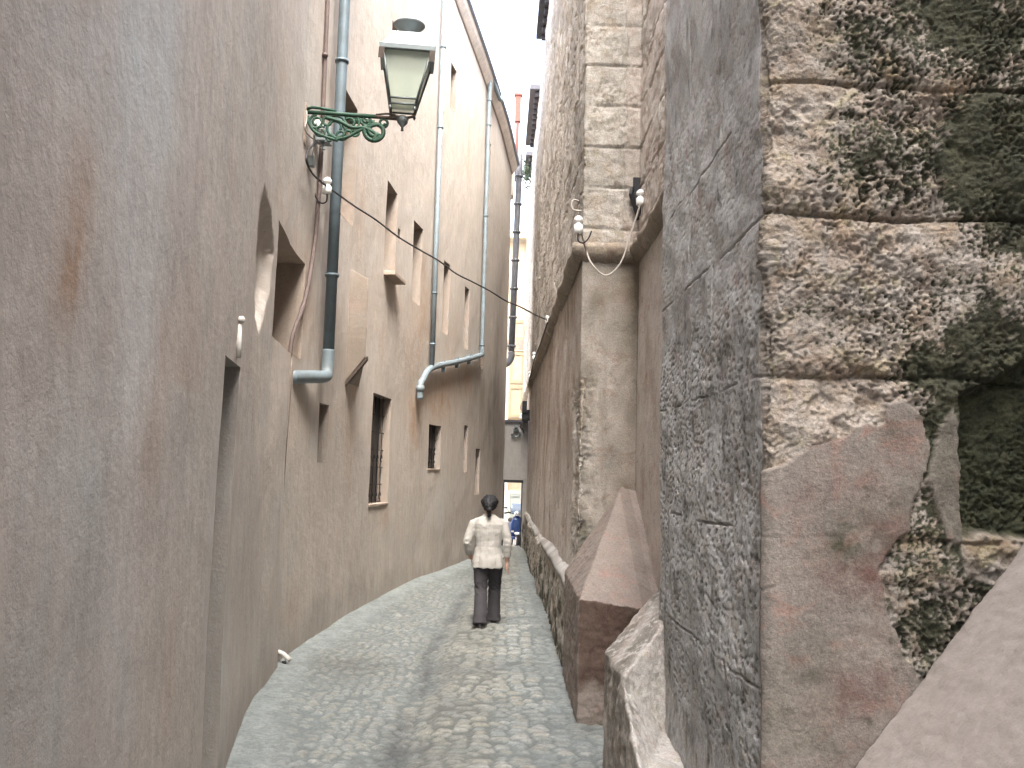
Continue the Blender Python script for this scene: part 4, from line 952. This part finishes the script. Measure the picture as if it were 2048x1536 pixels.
# red chimney far beyond
q = Vector(on_y(1036, 218, 29)); bm = bmesh.new(); box(bm, (0, 0, 0), (.16, .16, .75)); box(bm, (0, 0, .39), (.22, .22, .05)); box(bm, (0, 0, -1.2), (.09, .09, 1.7)); 
o = bm_obj('chimney', bm, M['brick']); o.location = Vector(on_y(1036, 218, 24.4)); tag(o, 'slim red clay chimney standing above the far end of the plastered roof', 'chimney')
ck = o.location; bm = bmesh.new(); box(bm, (0, 0, 0), (.4, .4, .8)); 
o2 = bm_obj('chimney_base', bm, M['chute'], o); o2.location = (-.25, 0, -2.1)

# ================================================================== WALL LAMP
sl_, zl, yl = hitL2(612, 224)
a_ = np.interp(sl_, ss, tx); b_ = np.interp(sl_, ss, ty); ang = math.atan2(-a_, b_)      # outward direction angle in plan
R0 = Wsz(sl_, zl, 0.0)
endp = on_y(806, 238, R0.y+.05); Ln = float(endp[0]-R0.x)
print('LAMP root', tuple(R0), 'arm', Ln, 'ang', math.degrees(ang))
root = empty('wall_lamp', R0, 0, 'old street lantern on a green scrolled iron arm fixed to the plastered wall', 'lamp')
def arm(x, z, y=0): return (x, y+.02*x, z)
bm = bmesh.new()
tube(bm, [arm(-.03, .0), arm(Ln*.25, -.004), arm(Ln*.72, -.02)], .022, 8)
tube(bm, [arm(0, .028), arm(.06, .05), arm(.15, .045), arm(.3, .02)], .016, 8)
def scroll(cx, cz, r, t0, t1, turn=1, th=.0105, n=30):
    tube(bm, [arm(cx+r*(1-.62*k/n)*math.cos(t0+(t1-t0)*k/n), cz+r*(1-.62*k/n)*math.sin(t0+(t1-t0)*k/n)) for k in range(n+1)], th, 7, 1.3)
scroll(.11, -.10, .075, math.pi/2, math.pi/2+9.5); scroll(.30, -.15, .13, 2.2, 2.2-9); scroll(.22, -.09, .06, 0, 8); scroll(.44, -.10, .10, math.pi/2, math.pi/2-8.5)
scroll(.60, -.06, .06, math.pi*.9, math.pi*.9+8); scroll(Ln*.72, -.17, .11, 2.6, 2.6+9.5, th=.018); scroll(Ln*.80, -.08, .05, -1.2, 6); scroll(.36, -.22, .06, 0, -7); scroll(.5, -.19, .05, 2, 9); scroll(.16, -.2, .06, 1, 8); scroll(.25, -.26, .045, 0, 7)
tube(bm, smooth_path([arm(.30, -.27), arm(.42, -.24), arm(.55, -.16), arm(.68, -.11), arm(Ln*.78, -.10)], 5), .018, 8)
tube(bm, smooth_path([arm(.2, -.05), arm(.33, -.08), arm(.46, -.14), arm(.58, -.14), arm(.7, -.2), arm(Ln*.7, -.27), arm(Ln*.78, -.22)], 5), .02, 8)
tube(bm, smooth_path([arm(.02, -.04), arm(.04, -.12), arm(.1, -.2), arm(.22, -.25), arm(.33, -.28)], 5), .016, 8)
for k in range(5): box(bm, arm(.46+.05*k, -.06-.004*k), (.045, .012, .085-.012*k))
bm_obj('scroll_arm', bm, M['green'], root, True)
bm = bmesh.new(); box(bm, (-.005, 0, -.13), (.03, .1, .42)); bm_obj('wall_plate', bm, M['slab'], root, False, .008)
bm = bmesh.new(); tube(bm, [arm(Ln*.70, -.02), arm(Ln, -.035)], .020, 8); tube(bm, smooth_path([arm(Ln*.72, 0), arm(Ln*.85, .015), arm(Ln*.97, -.01)], 4), .01, 6); bm_obj('arm_tip', bm, M['bronze'], root, True)
ex_, ez_ = Ln, -.045
bm = bmesh.new(); lathe(bm, [(.015, -.11), (.012, -.075), (.05, -.03), (.062, .01), (.045, .035), (.02, .04)], arm(ex_, ez_), 14); bm_obj('finial', bm, M['steel_dark'], root, True)
RZ = math.radians(6)                      # lantern turned a little on its stem
lz = ez_+.16
def sqv(w, z, cx=ex_, cy=.02*Ln): return [Vector((cx+.05*(z-lz), cy, z))+Matrix.Rotation(RZ, 3, 'Z') @ Vector((sx*w/2, sy*w/2, 0)) for sx, sy in ((-1, -1), (1, -1), (1, 1), (-1, 1))]
lean = .035
wb, wt, zb_, zt2 = .27, .47, lz+.015, lz+.475
bm = bmesh.new()      # cradle: two bent straps under the lantern
for sx in (0, 1):
    c0 = sqv(.24, lz-.04); a = (c0[0]+c0[3])/2 if sx == 0 else (c0[1]+c0[2])/2; base = Vector(arm(ex_, ez_+.02))
    tube(bm, smooth_path([base, base+(Vector((a.x, a.y, 0))-Vector((base.x, base.y, 0)))*.75+Vector((0, 0, .02)), a+Vector((0, 0, -.05)), a+Vector((0, 0, .06))], 5), .014, 8)
bm_obj('cradle', bm, M['bronze'], root, True)
bm = bmesh.new()
for k in range(4):
    a, b = sqv(wb, zb_)[k], sqv(wt, zt2)[k]; tube(bm, [a+(a-b)*.14, b], .013, 6)
for w, z in ((wb, zb_), (wb-.02, zb_-.055)):
    q = sqv(w, z)
    for k in range(4): tube(bm, [q[k], q[(k+1) % 4]], .011, 6)
for k in range(4): 
    a = sqv(wb-.03, zb_-.1)[k]; lathe(bm, [(.008, -.02), (.016, 0), (.008, .03)], a, 8)
bm_obj('lantern_frame', bm, M['steel_dark'], root, True)
for k in range(4):
    bm = bmesh.new(); a = sqv(wb-.012, zb_+.005); b = sqv(wt-.012, zt2-.005); cn_ = sum(sqv(wb, zb_), Vector())/4
    v4 = [a[k], a[(k+1) % 4], b[(k+1) % 4], b[k]]; nr = (v4[1]-v4[0]).cross(v4[3]-v4[0]).normalized()*.005
    poly_solid(bm, v4, [p-nr for p in v4]); bm_obj('glass_pane', bm, M['glass'], root)
bm = bmesh.new(); q = sqv(wb-.03, zb_-.045); poly_solid(bm, q, [p+Vector((0, 0, .006)) for p in q]); bm_obj('glass_floor', bm, M['glass'], root)
bm = bmesh.new()       # roof: skirt, slope, collar
poly_solid(bm, sqv(.535, zt2-.02), sqv(.55, zt2+.03)); 
bm_obj('roof_skirt', bm, M['steel'], root, False, .004)
bm = bmesh.new(); poly_solid(bm, sqv(.51, zt2+.03), sqv(.345, zt2+.18)); bm_obj('lantern_roof', bm, M['steel'], root, False, .006)
bm = bmesh.new(); poly_solid(bm, sqv(.36, zt2+.17), sqv(.355, zt2+.20)); bm_obj('roof_collar', bm, M['steel'], root, False, .006)
for k in (0, 1):
    a, b = sqv(.545, zt2-.13)[k], sqv(.545, zt2-.13)[(k+1) % 4]; a2, b2 = sqv(.545, zt2-.02)[k], sqv(.545, zt2-.02)[(k+1) % 4]
    o1 = sqv(.545, zt2-.13)[k-1]; bm = bmesh.new(); pa, pb = bm.verts.new(a), bm.verts.new(a2)
    for o_ in (b, o1):
        e1 = bm.verts.new(a+(o_-a)*.10); e2 = bm.verts.new(a2+(o_-a)*.10); bm.faces.new((pa, e1, e2, pb))
    bmesh.ops.solidify(bm, geom=bm.faces[:], thickness=.004); bm_obj('corner_flap', bm, M['bronze'], root)
bm = bmesh.new(); lathe(bm, [(a_*.92, .2+(b_-.235)*.85) for a_, b_ in [(.12, .225), (.085, .25), (.075, .30), (.08, .33), (.15, .385), (.175, .41), (.16, .425), (.06, .43), (.025, .44), (.022, .47), (.036, .49), (.022, .52), (.005, .525)]], (ex_+.03, .02*Ln, zt2), 24); bm_obj('chimney_cap', bm, M['steel'], root, True)
bm = bmesh.new(); lathe(bm, [(.02, .45), (.03, .40), (.05, .30), (.055, .2), (.03, .13)], (ex_+.015, .02*Ln, zb_-.06), 16); lathe(bm, [(.05, .37), (.12, .41), (.14, .44)], (ex_+.02, .02*Ln, zb_), 16); bm_obj('bulb', bm, M['white'], root, True)

# ================================================================== CABLES, BOXES, INSULATORS
def insul(loc, label, sc_=1., out=(1, 0, 0), group='porcelain insulators along the cable'):
    r = empty('insulator', loc, 0, label, 'insulator', group)
    bm = bmesh.new(); prof = [(.030, -.075), (.042, -.06), (.042, -.005), (.026, .01), (.026, .022), (.042, .035), (.04, .058), (.022, .078), (.008, .085)]
    lathe(bm, [(a*sc_, b*sc_) for a, b in prof], (0, 0, 0), 16); bm_obj('body', bm, M['porcelain'], r, True)
    bm = bmesh.new(); o_ = Vector(out)*-.09*sc_
    tube(bm, smooth_path([Vector((0, 0, -.06))*sc_, Vector((0, 0, -.14))*sc_, o_*.5+Vector((0, 0, -.16))*sc_, o_+Vector((0, 0, -.12))*sc_, o_*1.3+Vector((0, 0, -.05))*sc_], 4), .007*sc_, 6); bm_obj('pin', bm, M['iron'], r, True)
    return r
iL = Wp(632, 372, .12); insul(iL, 'white porcelain insulator on the plastered wall under the lamp', 1.15, (1, 0, 0))
def Rp(u, v, off=.1): return Vector(on_x(u, v, XR-off))
i1 = Rp(1095, 640, .08); i1.z += .0
ins = [(i1, 'small insulator on the church where the overhead cable arrives', .8), (Rp(1068, 712, .08), 'small insulator on the church just above the molding, beside the street gap', 1.0),
       (Rp(1060, 750, .08), 'small insulator touching the church molding, below its twin', 1.0), (Rp(1042, 832, .14), 'farthest white insulator, beside the dark cable bracket', 1.0)]
for p, l, k in ins: insul(p, l, k, (-1, 0, 0))
pA = Rp(1157, 450, .07); insul(pA, 'big white insulator on the church corner above the molding', 1.05, (-1, 0, 0))
iR = Vector(on_y(1281, 396, YC-.22)); insul(iR, 'big white insulator on the iron plate in the recess corner', 1.0, (0, -1, 0))
bm = bmesh.new(); hp = Rp(1153, 410, .05)
tube(bm, smooth_path([Vector((0.05, 0, -.06)), Vector((-.03, 0, -.05)), Vector((-.05, 0, 0)), Vector((-.03, 0, .05)), Vector((.02, 0, .04))], 4), .010, 6)
o = bm_obj('iron_hook', bm, M['cable_pale'], None, True); o.location = hp; tag(o, 'small pale iron hook above the insulator on the church corner', 'hook')
# iron plate and strut behind the recess insulator
bm = bmesh.new(); pc_ = Vector(on_y(1280, 385, YC-.09))
box(bm, (0.02, .06, .04), (.16, .012, .26)); tube(bm, [(-.07, .05, .06), (-.09, .0, -.02), (-.0, .04, -.26)], .022, 6, 1.0); box(bm, (-.04, .05, -.12), (.05, .05, .28), 0, Matrix.Rotation(-.3, 4, 'Y'))
o = bm_obj('iron_plate', bm, M['iron'], None, False, .004); o.location = pc_; tag(o, 'rusty iron plate with strut in the recess corner behind an insulator', 'bracket')
def cable(name, pts, r, mat, label, n=8):
    p0 = Vector(pts[0]); bm = bmesh.new(); tube(bm, [Vector(p)-p0 for p in smooth_path(pts, n)], r, 6); o = bm_obj(name, bm, mat, None, True); o.location = p0; return tag(o, label, 'cable')
A = iL; B = i1; pts = []
for k in range(13):
    f = k/12; p = A+(B-A)*f; p.z -= .10*4*f*(1-f)+.012*math.sin(k*2.3); p.x += .008*math.sin(k*1.7); pts.append(p)
cable('overhead_cable', pts, .010, M['cable'], 'twisted black cable crossing the alley from the plastered wall to the church')
lb = Wp(626, 285, .1)
cable('feed_cable', [Wp(618, 282, .08), Wp(603, 300, .07), Wp(596, 320, .08), Wp(608, 345, .08), Wp(622, 362, .1), iL], .011, M['cable'], 'black feed cable looping from the junction box down to the insulator')
cable('loop_cable', [pA+Vector((.02, -.03, -.06)), Vector(on_y(1172, 500, YC-.15)), Vector(on_y(1185, 530, YC-.2)), Vector(on_y(1212, 551, YC-.2)), Vector(on_y(1240, 528, YC-.2)), Vector(on_y(1258, 480, YC-.2)), iR+Vector((0, -.03, -.05))], .009, M['cable_pale'], 'pale cable hanging in a loop below the molding in the recess')
# wall cables over the church edge of the molding
mc_pts = [Rp(1060, 755, .13), Rp(1068, 722, .13), Rp(1080, 690, .13), Rp(1095, 645, .12)]
cable('molding_cable', mc_pts, .012, M['cable'], 'dark cable clipped along the church molding')
# junction box and small floodlight under the arm
bm = bmesh.new(); box(bm, (0, 0, 0), (.10, .14, .16)); box(bm, (.06, .02, -.03), (.05, .09, .1)); tube(bm, [(.02, 0, -.08), (.03, 0, -.16)], .02, 8); box(bm, (.05, .09, .02), (.08, .05, .2))
o = bm_obj('junction_box', bm, M['steel'], None, False, .008); o.location = Wp(630, 270, .07); tag(o, 'grey junction box on the wall under the lamp arm', 'junction box')
bm = bmesh.new(); rings_loft(bm, [(0, 0, -.09, .03, .03), (0, 0, -.05, .055, .055), (0, 0, .02, .062, .062), (0, 0, .06, .045, .045), (0, 0, .075, .01, .01)], 16)
o = bm_obj('light_sensor', bm, M['porcelain'], None, True); o.location = Wp(618, 254, .10); tag(o, 'white domed light sensor above the junction box', 'sensor')
bm = bmesh.new(); box(bm, (0, 0, 0), (.05, .08, .10)); tube(bm, [(0, 0, .05), (.01, .02, .17), (0, .03, .3)], .006, 5)
o = bm_obj('connector', bm, M['steel'], None, False, .01); o.location = Wp(616, 323, .04); tag(o, 'small grey connector hanging on a wire below the junction box', 'connector')
cable('thin_wire', [Wp(607, 222, .03), Wp(605, 240, .04), Wp(604, 258, .03), Wp(612, 274, .05), Wp(622, 283, .08)], .008, M['cable_pale'], 'thin pale wire on the wall beside the lamp plate')
# white peg above the blind doorway
q = Wp(475, 650, .01); q2 = Wp(470, 715, .02)
bm = bmesh.new(); tube(bm, [Vector((0, 0, 0)), q2-q], .016, 8); bmesh.ops.create_icosphere(bm, subdivisions=2, radius=.024, matrix=Matrix.Translation((0.01, 0, .03))); 
o = bm_obj('cable_stub', bm, M['white'], None, True); o.location = q; tag(o, 'short whitewashed cable stub above the blind doorway', 'cable stub')
# plants rooted at the church roof edge
bm = bmesh.new(); rnd = random.Random(4)
for k in range(120):
    p = Vector((rnd.gauss(0, .1), rnd.gauss(0, .35), rnd.gauss(0, .22))); a = Vector((rnd.uniform(-1, 1), rnd.uniform(-1, 1), rnd.uniform(-1, 1))).normalized()*rnd.uniform(.05, .11); b = a.cross(Vector((rnd.random(), rnd.random(), rnd.random()))).normalized()*.035
    bm.faces.new([bm.verts.new(x) for x in (p-a, p+b, p+a, p-b)])
tube(bm, [(.2, 0, -.3), (0, 0, 0)], .02, 6)
o = bm_obj('roof_plant', bm, M['leaf']); o.location = (XR-.12, 27.3, 11.05); tag(o, 'small bushy plant growing from the church roof edge', 'plant')

# ================================================================== PERSON
pr_ = empty('person', (-.10, 11.5, 0), math.radians(-2), 'person with tied back dark hair, cream jacket and charcoal trousers, walking away', 'person')
# joints (local, facing +Y)
LF, RF = Vector((-.058, -.20, 0)), Vector((.082, .22, 0))
hipL, hipR = Vector((-.085, 0, .83)), Vector((.085, .01, .83)); kL, kR = Vector((-.075, -.02, .45)), Vector((.088, .16, .46))
aL, aR = Vector((-.065, -.22, .09)), Vector((.082, .18, .085))
shL, shR = Vector((-.195, .0, 1.285)), Vector((.195, 0, 1.285)); elL, elR = Vector((-.262, -.05, 1.01)), Vector((.24, -.03, 1.0)); wrL, wrR = Vector((-.225, .10, .83)), Vector((.235, .03, .79))
bm = bmesh.new()
rings_loft(bm, [(0, .0, .78, .13, .09), (0, 0, .88, .165, .11), (0, 0, 1.0, .13, .09), (0, 0, 1.15, .15, .10), (0, -.005, 1.25, .14, .08), (0, -.01, 1.31, .08, .05), (0, 0, 1.36, .05, .05), (0, .01, 1.44, .05, .055)], 20)
rings_loft(bm, [(0, .03, 1.40, .035, .05), (0, .03, 1.43, .06, .08), (0, .025, 1.48, .07, .09), (0, .02, 1.53, .074, .095), (0, .015, 1.58, .062, .08), (0, .015, 1.605, .03, .04)], 20)
tube(bm, [(0, .10, 1.475), (0, .125, 1.455)], [.012, .016], 8)   # nose
for q in (-1, 1):
    tube(bm, [(q*.072, .015, 1.455), (q*.08, .0, 1.48), (q*.078, -.0, 1.505)], [.009, .013, .010], 8)
for h_, k_, a2 in ((hipL, kL, aL), (hipR, kR, aR)): tube(bm, [h_, (h_+k_)/2, k_, (k_*.6+a2*.4), a2], [.085, .075, .055, .052, .035], 12)
for s0, e_, w_ in ((shL, elL, wrL), (shR, elR, wrR)): tube(bm, [s0, (s0+e_)/2, e_, (e_+w_)/2, w_], [.032, .042, .038, .036, .026], 12)
for w_, dr, sd_ in ((wrL, Vector((.35, .75, -.45)).normalized(), 1), (wrR, Vector((.0, .2, -1)).normalized(), -1)):
    side_ = dr.cross(Vector((1, 0, 0))).normalized()      # spread of fingers lies front to back
    palm = w_+dr*.05
    tube(bm, [w_, w_+dr*.03, w_+dr*.075, w_+dr*.09], [.026, .034, .038, .03], 12, .6)
    for j, ln in enumerate((.06, .07, .066, .05)):
        b0 = w_+dr*.082+side_*(.027-.018*j); curl = Vector((-.4*sd_*-1, 0, 0))
        tube(bm, [b0, b0+dr*ln*.5+Vector((.004, 0, 0))*-sd_, b0+dr*ln*.8+Vector((.014, 0, 0))*-sd_, b0+dr*ln+Vector((.026, 0, 0))*-sd_], [.0095, .009, .0085, .006], 8)
    b0 = w_+dr*.03+side_*.03; tube(bm, [b0, b0+dr*.03+side_*.02, b0+dr*.06+side_*.025], [.012, .011, .008], 8)
remesh('body', bm, .0055, M['skin'], pr_, 3)
# hair: cap, knot, tail
bm = bmesh.new()
rings_loft(bm, [(0, -.012, 1.415, .045, .05), (0, -.018, 1.44, .082, .088), (0, -.012, 1.49, .104, .108), (0, -.005, 1.535, .106, .112), (0, 0, 1.575, .088, .095), (0, .0, 1.605, .045, .05)], 22)
rings_loft(bm, [(0, -.10, 1.44, .04, .035), (0, -.12, 1.475, .065, .045), (0, -.11, 1.52, .05, .03)], 14)
tube(bm, [(0, -.115, 1.47), (.004, -.15, 1.43), (.006, -.14, 1.375), (.004, -.12, 1.33)], [.028, .034, .028, .010], 12)
# keep the face free: the cap sits behind the brow
remesh('hair', bm, .008, M['hair'], pr_, 4, lambda c: .008*fbm(c[:, 0]*70, c[:, 2]*16, 3, 301)+.010*fbm(c[:, 0]*22+c[:, 1]*9, c[:, 2]*22, 2, 302))
bm = bmesh.new(); tube(bm, [(.028*math.cos(a), -.128, 1.462+.024*math.sin(a)) for a in np.linspace(0, 6.3, 14)], .006, 6); bm_obj('hair_band', bm, M['bronze'], pr_, True)
# jacket
bm = bmesh.new()
rings_loft(bm, [(-.005, -.01, .715, .203, .15), (-.003, -.01, .79, .200, .147), (0, -.008, .88, .178, .13), (0, -.005, .97, .158, .115), (0, -.004, 1.06, .165, .118), (0, -.005, 1.16, .185, .125), (0, -.01, 1.25, .195, .115), (0, -.015, 1.305, .165, .088), (0, -.015, 1.345, .09, .07), (0, -.012, 1.375, .066, .066)], 28)
def sleeve(a, b, c, r0): tube(bm, [a+Vector((-.06*np.sign(a.x), 0, .0)), a+(b-a)*.08+Vector((-.008*np.sign(a.x), 0, -.01)), a+(b-a)*.5, b, b+(c-b)*.3, b+(c-b)*.72], [.045, .057, .056, .052, .050, .048], 16)
sleeve(shL, elL, wrL, .07); sleeve(shR, elR, wrR, .07)
def wr(c):
    d = .006*fbm(c[:, 0]*7+c[:, 2]*6, c[:, 2]*9-c[:, 0]*5, 3, 310)
    waist = np.exp(-((c[:, 2]-.90)/.10)**2); d = d+.002*waist*np.sin(c[:, 0]*75+c[:, 2]*14+3*fbm(c[:, 0]*8, c[:, 2]*8, 2, 7))*(np.abs(c[:, 0]) < .2)
    pe = sstep(.90, .75, c[:, 2]); d = d+.007*pe*np.sin(np.arctan2(c[:, 1], c[:, 0])*9)
    el = np.exp(-((c[:, 2]-1.02)/.12)**2)*(np.abs(c[:, 0]) > .2); d = d+.003*el*np.sin(c[:, 2]*90+4*fbm(c[:, 1]*12, c[:, 2]*8, 2, 8))
    seam = np.exp(-(c[:, 0]/.005)**2)*(c[:, 1] < -.05); seam = seam+np.exp(-((np.abs(c[:, 0])-.10-.04*(c[:, 2]-.97)**2*10)/.006)**2)*(c[:, 1] < -.02)*(c[:, 2] < 1.2)
    return d-.004*seam
jk = remesh('jacket', bm, .0075, M['jacket'], pr_, 3, wr)
# trousers
bm = bmesh.new()
rings_loft(bm, [(0, .0, .74, .155, .11), (0, 0, .80, .17, .12), (0, 0, .87, .172, .12), (0, 0, .93, .15, .105)], 24)
for h_, k_, a2, fl in ((hipL, kL, aL, 1), (hipR, kR, aR, 1)):
    tube(bm, [h_, h_+(k_-h_)*.25, h_+(k_-h_)*.7, k_, k_+(a2-k_)*.4, k_+(a2-k_)*.8, a2+Vector((0, 0, -.035))], [.10, .104, .088, .08, .08, .085, .092], 18)
def wt_(c):
    kn = np.exp(-((c[:, 2]-.46)/.10)**2)+.8*np.exp(-((c[:, 2]-.12)/.08)**2)+.6*np.exp(-((c[:, 2]-.74)/.07)**2)
    return .006*fbm(c[:, 0]*14, c[:, 2]*10, 3, 320)+.004*kn*np.sin(c[:, 2]*80+c[:, 0]*60+4*fbm(c[:, 0]*9, c[:, 2]*8, 2, 9))
remesh('trousers', bm, .009, M['trouser'], pr_, 4, wt_)
for f_, lift in ((LF, 0), (RF, 0)):
    bm = bmesh.new(); rings_loft(bm, [(f_.x, f_.y+.04, .0, .040, .125), (f_.x, f_.y+.04, .03, .044, .13), (f_.x, f_.y+.025, .055, .042, .105), (f_.x, f_.y-.01, .085, .036, .06), (f_.x, f_.y-.02, .105, .03, .04)], 18); sh_ = bm_obj('shoe', bm, M['shoe'], pr_, True)
    bm = bmesh.new(); box(bm, (f_.x, f_.y-.05, .012), (.06, .07, .024)); bm_obj('heel', bm, M['rubber'], sh_, False, .004)

# ================================================================== LIGHT
w = bpy.data.worlds.new('World'); sc.world = w; w.use_nodes = True; nt = w.node_tree
bg = nt.nodes['Background']; sky = nt.nodes.new('ShaderNodeTexSky'); sky.sky_type = 'NISHITA'; sky.sun_disc = False
EL, AZ = math.radians(57), math.radians(168)      # azimuth measured clockwise from +Y
sky.sun_elevation = EL; sky.sun_rotation = AZ; sky.air_density = 1.0; sky.dust_density = 4.; sky.ozone_density = 1.
hs = nt.nodes.new('ShaderNodeHueSaturation'); hs.inputs['Saturation'].default_value = .62; nt.links.new(sky.outputs[0], hs.inputs['Color']); nt.links.new(hs.outputs[0], bg.inputs[0])
bg.inputs[1].default_value = .15
sun = bpy.data.lights.new('sun', 'SUN'); sun.energy = .58; sun.angle = math.radians(30); sun.color = (1, .94, .85)
so = bpy.data.objects.new('sun', sun); COL.objects.link(so)
dirv = Vector((math.sin(AZ)*math.cos(EL), math.cos(AZ)*math.cos(EL), math.sin(EL)))
so.rotation_euler = dirv.to_track_quat('Z', 'Y').to_euler()
sc.view_settings.view_transform = 'Standard'; sc.view_settings.look = 'None'; sc.view_settings.gamma = 1
sc.view_settings.exposure = 3.65
sc.render.engine = 'CYCLES'; sc.cycles.max_bounces = 10; sc.cycles.diffuse_bounces = 6; sc.cycles.sample_clamp_indirect = 8
